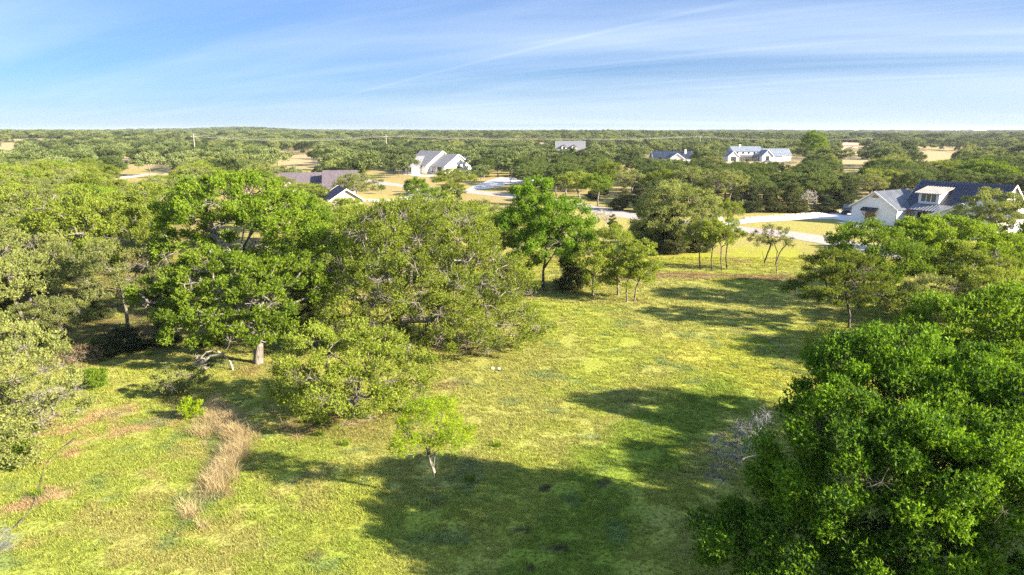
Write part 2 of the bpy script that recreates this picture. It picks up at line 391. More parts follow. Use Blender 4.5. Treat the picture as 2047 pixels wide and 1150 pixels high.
def gcol(x, y):
    x = np.asarray(x, float); y = np.asarray(y, float)
    def mix(c, k, w): return c*(1-w[..., None])+k*w[..., None]
    c = np.broadcast_to(S_, x.shape+(3,)).copy()
    n1 = fbm(x, y, 9, 1); n2 = fbm(x, y, 2.2, 3); n3 = fbm(x, y, 0.9, 7, 2)
    c = mix(c, L_, sm(n1*0.6+n2*0.4, .42, .68)*0.60)
    w = sm(-(pld(x, y, STRIP)+(n2-.5)*3), -2.6, -1.0); c = mix(c, G_*.9, w)
    w = sm(-(pld(x, y, STRIP2)+(n2-.5)*2), -1.6, -.4); c = mix(c, G_, w*0.5)
    w = sm(-(pld(x, y, LUSHEDGE)+(n2-.5)*4), -5, -1.5); c = mix(c, np.array([.40, .39, .055]), w*0.6)
    # meadow across the ditch, with bare soil
    lx, ly = at(420, 1000); west = sm(-(x-(-7.9+(y-26)*-0.12)), -1.0, .6)*sm(-y, -42, -34)
    c = mix(c, np.array([.25, .29, .045]), west*0.85)
    soil = np.maximum(sm(-ell(x, y, 60, 960, 5, 5.5), -1.3, -.2), sm(-ell(x, y, 190, 860, 6, 5), -1.2, -.3)*.8)
    soil = np.maximum(soil, west*0.32); c = mix(c, P_, soil*sm(n2*.55+n3*.45, .46, .60))
    c = mix(c, B_, sm(fbm(x, y, 1.5, 11, 2), .68, .80)*0.45)
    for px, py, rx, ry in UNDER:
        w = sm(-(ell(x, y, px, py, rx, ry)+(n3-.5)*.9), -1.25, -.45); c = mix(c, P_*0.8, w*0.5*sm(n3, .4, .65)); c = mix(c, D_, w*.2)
    w = sm(-(pld(x, y, RIDGE)+(n3-.5)), -1.0, -.3); c = mix(c, T_*0.9, w)
    w = sm(-(pld(x, y, DITCH)+(n3-.5)*.8), -.6, -.2); c = mix(c, B_*0.9, w*.5)
    w = sm(-(pld(x, y, BERM)+(n2-.5)*2.5), -2.0, -.7); c = mix(c, np.array([.22, .145, .07]), w*.85)
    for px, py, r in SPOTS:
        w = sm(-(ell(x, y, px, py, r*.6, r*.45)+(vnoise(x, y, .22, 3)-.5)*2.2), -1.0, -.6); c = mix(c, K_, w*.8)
    # meadow beyond the berm, roadside, far pasture
    w = sm(y, 72, 80); c = mix(c, np.array([.29, .30, .03]), w*.8); c = mix(c, T_*.85, w*sm(n1*.5+n2*.5, .46, .62)*.6)
    w = sm(y, 84, 96); c = mix(c, T_*.8+G_*.3, w*.7)
    w = sm(y, 120, 150); c = mix(c, T_, w*(0.25+.6*sm(n1, .38, .55)))
    w = sm(y, 260, 340); c = mix(c, np.array([.38, .30, .165]), w*.75)
    # leaf litter and brush under the western wood
    w = sm(-x, 16, 24)*sm(y, 42, 50)*sm(-y, -150, -110); c = mix(c, D_*1.3, w*.75*sm(n2, .3, .55))
    return np.clip(c, 0, 1)

m, nt, o = mat_new('ground'); M['ground'] = m
a_ = nd(nt, 'ShaderNodeAttribute', attribute_name='cover'); tc = nd(nt, 'ShaderNodeTexCoord')
def nz(scale, det=4, rough=.6):
    n = nd(nt, 'ShaderNodeTexNoise'); nt.links.new(tc.outputs['Object'], n.inputs['Vector']); n.inputs['Scale'].default_value = scale; n.inputs['Detail'].default_value = det; n.inputs['Roughness'].default_value = rough
    return n.outputs[0]
na, nb, nc = nz(0.8), nz(5.5, 5, .7), nz(17, 3, .7)
hh = mth(nt, 'ADD', mth(nt, 'MULTIPLY', nb, .6), mth(nt, 'MULTIPLY', nc, .4))
f = mth(nt, 'ADD', 0.28, mth(nt, 'MULTIPLY', sst(nt, hh, .36, .60), 1.0))
cc = nd(nt, 'ShaderNodeCombineColor'); [nt.links.new(f, cc.inputs[i]) for i in range(3)]
c = mixc(nt, 1.0, a_.outputs['Color'], cc.outputs[0], 'MULTIPLY')
c = mixc(nt, mth(nt, 'MULTIPLY', sst(nt, na, .55, .75), .35), c, (.14, .19, .03))
p = nd(nt, 'ShaderNodeBsdfPrincipled'); nt.links.new(c, p.inputs['Base Color']); p.inputs['Roughness'].default_value = .95; p.inputs['Specular IOR Level'].default_value = .1
b = nd(nt, 'ShaderNodeBump'); b.inputs['Strength'].default_value = .8; b.inputs['Distance'].default_value = .12; nt.links.new(hh, b.inputs['Height']); nt.links.new(b.outputs[0], p.inputs['Normal'])
nt.links.new(p.outputs[0], o.inputs[0])

def axis(segs):
    o = []
    for a, b_, s in segs: o += list(np.arange(a, b_, s))
    return np.array(o)
geo = lambda a, b, n: list(np.geomspace(a, b, n))
xs = np.array(sorted(set([-v for v in geo(150, 9000, 24)]+list(np.arange(-148, -45, 2.0))+list(np.arange(-45, 45, .4))+list(np.arange(45, 148, 2.0))+geo(150, 9000, 24))))
ys = np.array(list(np.arange(-60, 10, 5.0))+list(np.arange(10, 62, .4))+list(np.arange(62, 110, 1.0))+list(np.arange(110, 260, 3.0))+geo(262, 14000, 60))
X, Y = np.meshgrid(xs, ys); Z = terrain(X, Y); nx, ny = len(xs), len(ys)
ix = np.arange(ny-1)[:, None]*nx+np.arange(nx-1)[None]
Fg = np.stack([ix, ix+1, ix+nx+1, ix+nx], -1).reshape(-1, 4)
gm = mesh_np('ground', np.stack([X, Y, Z], -1).reshape(-1, 3), Fg, 4, M['ground'], smooth=True)
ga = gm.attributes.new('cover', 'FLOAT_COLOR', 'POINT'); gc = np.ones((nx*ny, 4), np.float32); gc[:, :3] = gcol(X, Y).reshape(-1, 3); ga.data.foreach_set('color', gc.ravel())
tag(link('ground', gm), kind='structure')

# ------------------------------------------------------------ roads and drives
M['asphalt'] = noise_mat('road_surface', (.27, .24, .215), (.35, .315, .285), 1.2, .9, .1, lo=.3, hi=.7)
M['concrete'] = noise_mat('concrete', (.50, .485, .47), (.62, .605, .585), .8, .85, .05)
M['gravel'] = noise_mat('pale_track', (.45, .38, .30), (.6, .52, .43), 1.0, .9, .1)
def smooth_line(P, n=8):
    P = [np.array(p, float) for p in P]; P = [2*P[0]-P[1]]+P+[2*P[-1]-P[-2]]; o = []
    for i in range(1, len(P)-2):
        for t in np.linspace(0, 1, n, endpoint=False):
            a, b, c, d = P[i-1:i+3]; o.append(.5*((2*b)+(c-a)*t+(2*a-5*b+4*c-d)*t*t+(3*b-a-3*c+d)*t**3))
    return o+[P[-2]]
def strip(name, P, w, mat, zz=.03):
    L = smooth_line(P); mb = MB(); e = []
    for i, p in enumerate(L):
        d = L[min(i+1, len(L)-1)]-L[max(i-1, 0)]; d /= np.linalg.norm(d); n = np.array([-d[1], d[0]])
        h = float(terrain(p[0], p[1]))+zz
        e.append((p-n*w/2, p+n*w/2, h))
    for (a, b, h), (a2, b2, h2) in zip(e[:-1], e[1:]): mb.poly([(*a, h), (*a2, h2), (*b2, h2), (*b, h)])
    o = mb.build(name, mat); return tag(o, kind='structure')
strip('road', ATP((700, 352), (760, 366), (830, 374), (900, 379), (960, 386), (1060, 397), (1140, 408), (1200, 420), (1268, 433), (1400, 449), (1480, 459), (1560, 467), (1640, 479), (1740, 497), (1900, 530), (2150, 580)), 6.2, M['asphalt'])
strip('driveway_curved', ATP((690, 404), (735, 400), (770, 402), (810, 398), (840, 388), (850, 378)), 4.0, M['concrete'], .034)
strip('lane', ATP((150, 352), (230, 357), (290, 349), (350, 348), (430, 354)), 6.0, M['gravel'], .034)
def slab(name, P, mat, zz=.04):
    mb = MB(); mb.poly([(*at(*p), zz) for p in P]); return tag(mb.build(name, mat), kind='structure')
slab('driveway', [(1425, 456), (1498, 446), (1560, 442), (1612, 439), (1665, 438), (1700, 445), (1722, 445), (1708, 423), (1690, 424), (1600, 430), (1500, 437), (1425, 446)], M['concrete'])
slab('front_path', [(1668, 445), (1760, 463), (1775, 463), (1690, 444)], M['concrete'], .048)
slab('driveway_far', [(932, 381), (975, 378), (1012, 369), (1095, 363), (1100, 358), (1045, 356), (1000, 355), (975, 362), (945, 373)], M['concrete'])
slab('garden_path', [(805, 345), (850, 351), (868, 351), (868, 354), (840, 353), (800, 348)], M['concrete'])

# ------------------------------------------------------------ houses
M['white'] = noise_mat('white_painted_brick', (.70, .70, .69), (.80, .80, .79), 3, .75, .15)
M['trim'] = noise_mat('white_trim', (.76, .75, .73), (.82, .81, .79), 2, .6, 0)
M['navy'] = noise_mat('dark_metal_roof', (.016, .022, .045), (.026, .033, .062), .6, .38, 0, spec=.5)
M['greyroof'] = noise_mat('grey_metal_roof', (.10, .115, .14), (.15, .165, .195), .6, .42, 0, spec=.5)
M['brownroof'] = noise_mat('brown_metal_roof', (.27, .25, .225), (.35, .325, .30), .6, .5, 0)
M['shingle'] = noise_mat('purple_grey_shingle', (.075, .062, .075), (.12, .10, .115), 2.5, .9, .3)
M['bluegrey'] = noise_mat('blue_grey_roof', (.14, .17, .22), (.19, .22, .27), .8, .5, 0)
M['slate'] = noise_mat('slate_grey_roof', (.11, .115, .135), (.16, .165, .185), 2, .8, .1)
M['wood'] = noise_mat('cedar_post', (.28, .13, .06), (.40, .20, .09), 4, .7, .2, stretch=(4, 4, .6))
M['black'] = noise_mat('black_trim', (.012, .012, .014), (.025, .025, .028), 3, .45, 0)
M['stonew'] = noise_mat('limestone', (.50, .45, .37), (.72, .67, .58), 3.5, .85, .4)
M['cream'] = noise_mat('cream_siding', (.42, .38, .30), (.50, .46, .38), 2, .8, .1)
M['tanwall'] = noise_mat('tan_wall', (.42, .32, .26), (.52, .41, .33), 2, .8, .1)
M['redroof'] = noise_mat('faded_red_roof', (.42, .24, .17), (.5, .31, .22), 2, .8, .1)
m, nt, o = mat_new('window_glass'); M['glass'] = m
p = nd(nt, 'ShaderNodeBsdfPrincipled'); p.inputs['Base Color'].default_value = (.03, .045, .05, 1); p.inputs['Roughness'].default_value = .06; p.inputs['Specular IOR Level'].default_value = .8; nt.links.new(p.outputs[0], o.inputs[0])

def slope(parent, e0, e1, r1, r0, mat, seam=.45, th=.14, name='roof', seammat=None, lift=.05):
    """one roof plane: eave e0-e1, ridge r0-r1; seams run from eave to ridge"""
    e0, e1, r1, r0 = map(Vector, (e0, e1, r1, r0)); n = (e1-e0).cross(r0-e0).normalized()
    if n.z < 0: n = -n
    mb = MB(); mb.prism([e0-n*th, e1-n*th, r1-n*th, r0-n*th], n*th); rf = mb.build(name, mat, parent)
    if seam:
        mb = MB(); k = int((e1-e0).length/seam)
        for i in range(k+1):
            t = i/k; a = e0.lerp(e1, t)+n*.001; b = r0.lerp(r1, t)+n*.001; s = (e1-e0).normalized()*.022
            mb.prism([a-s, a+s, b+s, b-s], n*lift)
        s = mb.build('roof_seams', seammat or mat, rf); tag(s, kind='stuff')
    return rf
def gable(root, u0, u1, v0, v1, wh, rise, axis, roofmat, wallmat, ov=.45, seam=.45, base=0, fascia=True, gover=None, seammat=None):
    """block with ridge along axis 'u' or 'v'"""
    gv = ov if gover is None else gover
    sw = (lambda a, b, z: (a, b, z)) if axis == 'u' else (lambda a, b, z: (b, a, z))
    (a0, a1, b0, b1) = (u0, u1, v0, v1) if axis == 'u' else (v0, v1, u0, u1)
    bm = (b0+b1)/2; k = rise/(bm-b0)
    mb = MB(); mb.prism([sw(a0, b0, base), sw(a0, b1, base), sw(a0, b1, wh-.02), sw(a0, bm, wh+rise-.17), sw(a0, b0, wh-.02)], Vector(sw(a1, 0, 0))-Vector(sw(a0, 0, 0)))
    mb.build('wall', wallmat, root)
    za = wh-k*ov+.0
    r1 = slope(root, sw(a0-gv, b0-ov, za), sw(a1+gv, b0-ov, za), sw(a1+gv, bm, wh+rise), sw(a0-gv, bm, wh+rise), roofmat, seam, seammat=seammat)
    r2 = slope(root, sw(a0-gv, b1+ov, za), sw(a1+gv, b1+ov, za), sw(a1+gv, bm, wh+rise), sw(a0-gv, bm, wh+rise), roofmat, seam, seammat=seammat)
    if fascia:
        for aa, s in ((a0-gv-.06, 1), (a1+gv, 1)):
            for bb, sg in ((b0-ov, 1), (b1+ov, -1)):
                mb = MB(); P = [sw(aa, bb, za-.20), sw(aa, bb, za+.05), sw(aa, bm, wh+rise+.05), sw(aa, bm, wh+rise-.20)]
                mb.prism(P, Vector(sw(.055, 0, 0))); mb.build('rake_board', M['trim'], root)
    return r1, r2
def facem(orig, xd, outd):
    xd = Vector(xd).normalized(); outd = Vector(outd).normalized(); m4 = Matrix.Identity(4)
    for i in range(3): m4[i][0] = xd[i]; m4[i][1] = outd[i]; m4[i][2] = (0, 0, 1)[i]; m4[i][3] = orig[i]
    return m4
def window(root, Mx, cx, z0, w, h, cols=1, fm='trim', rows=1, name='window'):
    mb = MB(); t = .09
    mb.box(cx-w/2-t, 0, z0-t, cx-w/2, .07, z0+h+t, Mx); mb.box(cx+w/2, 0, z0-t, cx+w/2+t, .07, z0+h+t, Mx)
    mb.box(cx-w/2, 0, z0-t, cx+w/2, .07, z0, Mx); mb.box(cx-w/2, 0, z0+h, cx+w/2, .07, z0+h+t, Mx)
    for i in range(1, cols): x = cx-w/2+w*i/cols; mb.box(x-.05, 0, z0, x+.05, .065, z0+h, Mx)
    for i in range(1, rows): zz = z0+h*i/rows; mb.box(cx-w/2, .045, zz-.02, cx+w/2, .05, zz+.02, Mx)
    f = mb.build(name, M[fm], root)
    for i in range(cols):
        g = MB(); a = cx-w/2+w*i/cols+(.05 if i else 0); b2 = cx-w/2+w*(i+1)/cols-(.05 if i < cols-1 else 0)
        g.box(a, .005, z0, b2, .03, z0+h, Mx); g.build('pane', M['glass'], f)
    return f
def door(root, Mx, cx, w=1.0, h=2.1, mat='black'):
    mb = MB(); mb.box(cx-w/2, 0, .02, cx+w/2, .05, h, Mx); d = mb.build('door', M[mat], root)
    mb = MB(); mb.box(cx+w/2-.16, .051, .95, cx+w/2-.11, .11, 1.08, Mx); mb.build('door_handle', M['trim'], d); return d
def root_at(name, x, y, ang, label, cat='house', group=None):
    e = bpy.data.objects.new(name, None); COL.objects.link(e); e.location = (x, y, float(terrain(x, y))); e.rotation_euler = (0, 0, ang); return tag(e, label, cat, group)
def awning(root, Mx, cx, z, w, d, bracket='wood', mat='navy'):
    a = Mx @ Vector((cx-w/2, d, z)); b_ = Mx @ Vector((cx+w/2, d, z)); c_ = Mx @ Vector((cx+w/2, .0, z+.45)); e = Mx @ Vector((cx-w/2, .0, z+.45))
    r = slope(root, a, b_, c_, e, M[mat], .4, name='awning')
    for sx in (-1, 1):
        mb = MB(); x = cx+sx*(w/2-.25); mb.tube([Mx @ Vector((x, .05, z-.95)), Mx @ Vector((x, d-.12, z-.14))], .07, 4); mb.build('bracket', M[bracket], r)

# house beside the paved road
ax, ay = at(1700, 443)
h1 = root_at('farmhouse', ax, ay, math.atan2(-.85, .53), 'white brick house with dark metal roof and shed dormer across the paved road')
gable(h1, 0, 7.6, 0, 9.0, 2.9, 2.5, 'v', M['greyroof'], M['white'], ov=.35)
gable(h1, 6.4, 19.6, 4.6, 14.6, 3.35, 3.7, 'u', M['navy'], M['white'], ov=.4)
gable(h1, 14.4, 23.0, -3.2, 6.0, 2.9, 2.0, 'v', M['greyroof'], M['white'], ov=.35)
gable(h1, 1.5, 8.0, 9.2, 14.0, 2.9, 2.0, 'u', M['greyroof'], M['white'], ov=.3)
slope(h1, (7.98, 2.4, 2.72), (14.0, 2.4, 2.72), (14.0, 5.0, 3.62), (7.98, 5.0, 3.62), M['greyroof'], .45, name='porch_roof')
FM = facem((0, 0, 0), (1, 0, 0), (0, -1, 0))
def fm_at(v): return facem((0, v, 0), (1, 0, 0), (0, -1, 0))
awning(h1, FM, 3.3, 2.25, 2.6, .9); window(h1, FM, 3.3, .7, 1.5, 1.3, 2, 'wood')
mb = MB(); mb.prism([(3.1, -.03, 4.35), (4.5, -.03, 4.35), (3.8, -.03, 4.85)], (0, -.05, 0)); mb.build('gable_vent', M['wood'], h1)
for uu in (8.3, 10.3, 12.2, 13.8):
    mb = MB(); mb.box(uu-.1, 2.55, 0, uu+.1, 2.75, 2.62); mb.build('porch_post', M['wood'], h1)
door(h1, fm_at(4.6), 9.2, 1.3, 2.2); window(h1, fm_at(4.6), 11.4, .8, 1.6, 1.35, 2, 'wood'); window(h1, fm_at(4.6), 13.3, .8, 1.0, 1.35, 1, 'wood')
mb = MB(); mb.box(7.7, 2.3, .0, 14.3, 4.58, .14); mb.build('porch_floor', M['concrete'], h1)
mb = MB(); mb.tube([(7.95, 2.3, 2.68), (14.0, 2.3, 2.66)], .07, 6); mb.tube([(13.9, 2.36, 2.6), (13.9, 2.5, .1)], .045, 6); mb.build('gutter', M['black'], h1)
# shed dormer
mb = MB(); mb.prism([(8.2, 4.9, 3.55), (8.2, 4.9, 5.35), (8.2, 8.0, 6.0)], (3.2, 0, 0)); dm = mb.build('dormer', M['white'], h1)
slope(dm, (7.75, 4.45, 5.30), (11.85, 4.45, 5.30), (11.85, 8.9, 6.30), (7.75, 8.9, 6.30), M['brownroof'], .4, name='dormer_roof')
window(h1, fm_at(4.9), 9.8, 3.95, 2.3, 1.2, 3)
FR = facem((23.0, 0, 0), (0, 1, 0), (1, 0, 0)); window(h1, FR, 2.4, 1.3, 1.0, .9, 1, 'black')
F2 = fm_at(-3.2); awning(h1, F2, 18.6, 2.25, 3.4, .9); window(h1, F2, 18.6, .7, 2.2, 1.3, 2, 'wood')
mb = MB(); mb.prism([(19.63, 9.0, 6.05), (19.63, 10.2, 6.05), (19.63, 9.6, 6.6)], (.06, 0, 0)); mb.build('gable_vent', M['wood'], h1)
for u_, v_ in ((7.68, -.05), (14.32, -3.25), (23.05, -3.25)):
    mb = MB(); mb.tube([(u_, v_, 2.8), (u_, v_, .1)], .05, 6); mb.build('downpipe', M['black'], h1)

# white house among lawns
x0, y0 = at(888, 349); a2 = R(52)
h2 = root_at('farmhouse', x0, y0, a2, 'white stepped-gable house with grey metal roof and corner porch among dry lawns')
gable(h2, 0, 14.5, 0, 7.0, 2.9, 4.0, 'v', M['slate'], M['white'], ov=.5, seam=.6)
gable(h2, -2.0, 14.5, 7.0, 17.0, 3.2, 4.8, 'v', M['slate'], M['white'], ov=.5, seam=.6)
gable(h2, 15, 22, 3, 14.0, 2.9, 2.6, 'v', M['bluegrey'], M['white'], ov=.4, seam=.6)
gable(h2, -6.5, 4.0, 9.5, 15.5, 3.0, 3.2, 'u', M['slate'], M['white'], ov=.5, seam=.6)
slope(h2, (-9.6, 8.6, 2.5), (-9.6, 16.4, 2.5), (-6.3, 16.4, 3.3), (-6.3, 8.6, 3.3), M['bluegrey'], .6, name='porch_roof')
for vv in (9.0, 11.3, 13.7, 16.0):
    mb = MB(); mb.box(-9.4, vv-.1, 0, -9.2, vv+.1, 2.45); mb.build('porch_post', M['black'], h2)
FL = facem((-6.5, 0, 0), (0, 1, 0), (-1, 0, 0)); window(h2, FL, 11, .8, 1.6, 1.5, 2, 'black'); window(h2, FL, 14, .8, 1.6, 1.5, 2, 'black')
FS = facem((0, 0, 0), (0, 1, 0), (-1, 0, 0)); window(h2, FS, 2.2, .7, 1.8, 1.7, 2, 'black'); window(h2, FS, 5.2, .7, 1.4, 1.7, 1, 'black')
FF = fm_at(0); window(h2, FF, 7.6, 1.3, 1.6, 1.2, 2, 'black')

# long dark shingle roof
x0, y0 = at(562, 400)
h3 = root_at('ranch_house', x0, y0, R(12), 'low ranch house with long purple-grey shingle roof')
gable(h3, 0, 9.5, 1, 12.0, 2.7, 3.0, 'u', M['shingle'], M['tanwall'], ov=.6, seam=0, fascia=False)
gable(h3, 9.6, 16.5, -4, 10, 2.7, 3.6, 'u', M['shingle'], M['tanwall'], ov=.5, seam=0, fascia=False)
gable(h3, .5, 3.4, -.5, 5, 2.7, 1.4, 'v', M['shingle'], M['white'], ov=.25, seam=0)
window(h3, facem((0, 1, 0), (1, 0, 0), (0, -1, 0)), 5.5, .8, 1.6, 1.3, 2)
x0, y0 = at(462, 388); h3b = root_at('shed', x0, y0, R(0), 'small purple-roofed outbuilding with a white chimney box, west of the shingle-roofed ranch house', 'shed')
gable(h3b, 0, 3.5, 0, 4, 2.6, 1.8, 'v', M['shingle'], M['tanwall'], ov=.3, seam=0)
mb = MB(); mb.box(.3, 1.5, 3.0, 1.0, 2.2, 4.7); mb.build('chimney', M['stonew'], h3b)
# cream gable
x0, y0 = at(676, 431)
h4 = root_at('garage', x0, y0, R(24), 'cream gabled garage with dark roof showing above the oak tops', 'garage')
gable(h4, -1.3, 4.6, 0, 8, 2.9, 1.9, 'v', M['shingle'], M['cream'], ov=.45, seam=0)
# two-storey grey roof with dormers
h5x, h5y = XP(1112, 420, 5), 420.0
h5 = root_at('farmhouse', h5x, h5y, R(-4), 'grey-roofed house with two white gabled dormers')
gable(h5, 0, 17, 0, 12, 4.2, 5.0, 'u', M['slate'], M['white'], ov=.5, seam=0)
for uu in (3.2, 9.2):
    mb = MB(); mb.prism([(uu, -.2, 4.6), (uu+3.0, -.2, 4.6), (uu+3.0, -.2, 5.8), (uu+1.5, -.2, 7.1), (uu, -.2, 5.8)], (0, 4.4, 0)); d5 = mb.build('dormer', M['white'], h5)
    slope(d5, (uu-.3, -.6, 5.6), (uu-.3, 5, 5.6), (uu+1.5, 5, 7.25), (uu+1.5, -.6, 7.25), M['navy'], 0, name='dormer_roof')
    slope(d5, (uu+3.3, -.6, 5.6), (uu+3.3, 5, 5.6), (uu+1.5, 5, 7.25), (uu+1.5, -.6, 7.25), M['navy'], 0, name='dormer_roof')
    window(d5, facem((uu+1.5, -.2, 0), (1, 0, 0), (0, -1, 0)), 0, 4.7, 1.1, 1.0, 1, 'black')
gable(h5, -9, -1, -1, 9, 3.4, 3.2, 'v', M['bluegrey'], M['tanwall'], ov=.4, seam=0)
# dark blue roof
x0 = XP(1308, 325, 3)
h6 = root_at('farmhouse', x0, 325, R(0), 'low house with dark navy metal roof and pale gable')
gable(h6, 0, 18, 0, 10, 2.8, 3.0, 'u', M['navy'], M['white'], ov=.5, seam=.9)
gable(h6, 6.5, 13, -4, 6, 2.8, 2.3, 'v', M['bluegrey'], M['white'], ov=.4, seam=.9)
mb = MB(); mb.box(14.8, 3.0, 3.0, 15.7, 3.9, 6.6); mb.build('chimney', M['stonew'], h6)
# long white farmhouse
x0 = XP(1452, 355, 3)
h7 = root_at('farmhouse', x0, 355, R(3), 'long white farmhouse of several gabled wings under blue-grey metal roofs')
gable(h7, 4.5, 19.5, 2, 11, 5.0, 2.4, 'u', M['bluegrey'], M['white'], ov=.4, seam=.9)
gable(h7, 0, 5.5, -3, 7, 2.8, 2.4, 'v', M['bluegrey'], M['white'], ov=.4, seam=.9)
slope(h7, (5.6, -1.2, 2.5), (17.5, -1.2, 2.5), (17.5, 2.0, 3.3), (5.6, 2.0, 3.3), M['slate'], .9, name='porch_roof')
gable(h7, 17, 22.5, -4.5, 5, 3.0, 2.8, 'v', M['bluegrey'], M['white'], ov=.4, seam=.9)
gable(h7, 22.6, 28, -3, 4, 2.9, 2.5, 'u', M['bluegrey'], M['white'], ov=.4, seam=.9)
gable(h7, 23, 36, 4.5, 13, 3.1, 3.1, 'u', M['bluegrey'], M['white'], ov=.4, seam=.9)
W7 = fm_at(2.0)
for uu in (6.4, 9.4, 12.4, 15.4): window(h7, W7, uu, 3.7, .8, .8, 1, 'black')
window(h7, fm_at(-4.5), 19.75, .8, 1.5, 1.9, 1, 'black'); window(h7, fm_at(-3), 2.7, .3, 2.6, 2.0, 2, 'black')
for uu in (7.5, 10.5, 13.5, 16.5):
    mb = MB(); mb.box(uu-.1, -1.1, 0, uu+.1, -.9, 2.45); mb.build('porch_post', M['black'], h7)
mb = MB(); mb.box(8.6, 6.0, 6.2, 9.6, 7.0, 8.4); mb.build('chimney', M['stonew'], h7)
# distant small buildings
x0 = XP(1686, 600, 3); h8 = root_at('house', x0, 600, R(0), 'small faraway house with faded pink roof among pale clearings')
gable(h8, 0, 13, 0, 9, 2.6, 2.0, 'u', M['redroof'], M['tanwall'], ov=.5, seam=0, fascia=False)
x0 = XP(1945, 2300, 5); h9 = root_at('warehouse', x0, 2300, R(2), 'tiny pale industrial building on the hazy skyline', 'building')
gable(h9, 0, 46, 0, 30, 11, 2.5, 'u', M['trim'], M['trim'], ov=.5, seam=0, fascia=False)

# ------------------------------------------------------------ cars
M['carpaint'] = noise_mat('black_car_paint', (.010, .011, .014), (.014, .015, .018), 1, .22, 0, spec=.6)
M['greypaint'] = noise_mat('grey_car_paint', (.12, .13, .15), (.14, .15, .17), 1, .25, 0, spec=.6)
M['rubber'] = noise_mat('tyre_rubber', (.02, .02, .02), (.03, .03, .03), 8, .9, .1)
M['metal'] = noise_mat('wheel_metal', (.4, .4, .42), (.5, .5, .52), 3, .35, 0, metallic=.8)
M['lamp'] = noise_mat('lamp_glass', (.75, .75, .78), (.85, .85, .88), 3, .15, 0)
def car(x, y, ang, label, paint, pickup=False):
    r = root_at('parked_car', x, y, ang, label, 'pickup' if pickup else 'car'); r.location.z += .04
    prof = [(-2.35, .35), (-2.4, .75), (-2.3, 1.0), (-1.2, 1.12), (-.55, 1.68), (1.7 if not pickup else .6, 1.72), (2.2 if not pickup else .75, 1.12), (2.38, 1.05), (2.42, .4)]
    mb = MB(); mb.prism([(a, -.92, b_) for a, b_ in prof], (0, 1.84, 0)); b = mb.build('body', paint, r)
    mod = b.modifiers.new('bevel', 'BEVEL'); mod.width = .09; mod.segments = 2
    for s in (-1, 1):
        mb = MB(); yy = s*.925; e = 1.6 if not pickup else .5
        mb.prism([(-.95, yy, 1.16), (e+.2, yy, 1.16), (e, yy, 1.58), (-.5, yy, 1.58)], (0, s*.015, 0)); mb.build('side_window', M['glass'], r)
        mb = MB(); mb.box(-2.43, s*.75-.16, .72, -2.37, s*.75+.16, .9); mb.build('headlight', M['lamp'], r)
    mb = MB(); mb.prism([(-1.18, -.78, 1.14), (-1.18, .78, 1.14), (-.60, .70, 1.62), (-.60, -.70, 1.62)], (-.03, 0, .03)); mb.build('windscreen', M['glass'], r)
    for sx in (-1.5, 1.5):
        for s in (-1, 1):
            mb = MB(); mb.tube([(sx, s*.72, .36), (sx, s*.95, .36)], .36, 14); w = mb.build('wheel', M['rubber'], r)
            mb = MB(); mb.tube([(sx, s*.955, .36), (sx, s*.97, .36)], .2, 10); mb.build('hub', M['metal'], w)
cx_, cy_ = at(1694, 428); car(cx_, cy_, R(60), 'black sport utility car parked beside the gable of the dark-roofed farmhouse', M['carpaint'])
cx_, cy_ = at(1033, 360); car(cx_, cy_, R(4), 'dark grey pickup parked on the pale drive behind a lone oak', M['greypaint'], True)
cx_, cy_ = at(1046, 360); car(cx_, cy_+1, R(-12), 'black car parked at the end of the pale drive, past the pickup', M['carpaint'])

# limestone edging along the drive
eb = root_at('stone_edging', *at(1500, 436), 0, 'broken row of white limestone blocks edging the long pale driveway', 'stone edging')
L = smooth_line(ATP((1492, 437), (1560, 432.5), (1620, 428), (1688, 423.5)), 10); mb0 = None; rr_ = random.Random(4)
tot = [0]
for a, b in zip(L[:-1], L[1:]): tot.append(tot[-1]+float(np.linalg.norm(b-a)))
bme = None; kb = 0; d_ = 0.0
while d_ < tot[-1]:
    i = max(j for j in range(len(tot)) if tot[j] <= d_); i = min(i, len(L)-2); t = (d_-tot[i])/(tot[i+1]-tot[i]); p_ = L[i]*(1-t)+L[i+1]*t; dr = L[i+1]-L[i]
    if bme is None:
        mb = MB(); mb.box(-.5, -.22, 0, .5, .22, .26); bme = mb.mesh('block', M['stonew'])
    o = link('block', bme, eb, (p_[0]-eb.location.x, p_[1]-eb.location.y, -.02), (0, 0, math.atan2(dr[1], dr[0])+rr_.uniform(-.1, .1))); o.scale = (rr_.uniform(.8, 1.2), 1, rr_.uniform(.75, 1.15))
    md = None; d_ += 1.35; kb += 1
# mailbox pillars
def pillar(px, py, label, h=1.5, w=.75):
    x, y = at(px, py); r = root_at('stone_pillar', x, y, R(20), label, 'pillar')
    mb = MB(); mb.box(-w/2, -w/2, 0, w/2, w/2, h); mb.build('shaft', M['stonew'], r)
    mb = MB(); mb.box(-w/2-.08, -w/2-.08, h+.002, w/2+.08, w/2+.08, h+.12); mb.build('cap', M['trim'], r)
    mb = MB(); mb.box(-.2, -w/2-.04, h*.6, .2, -w/2+.05, h*.82); mb.build('mailbox_door', M['black'], r)
pillar(1435, 440, 'white stone mailbox pillar where the long driveway meets the road', 1.7, 1.1)
pillar(816, 384, 'pale stone pillar at the bend of the curved drive', 1.7, 1.1)

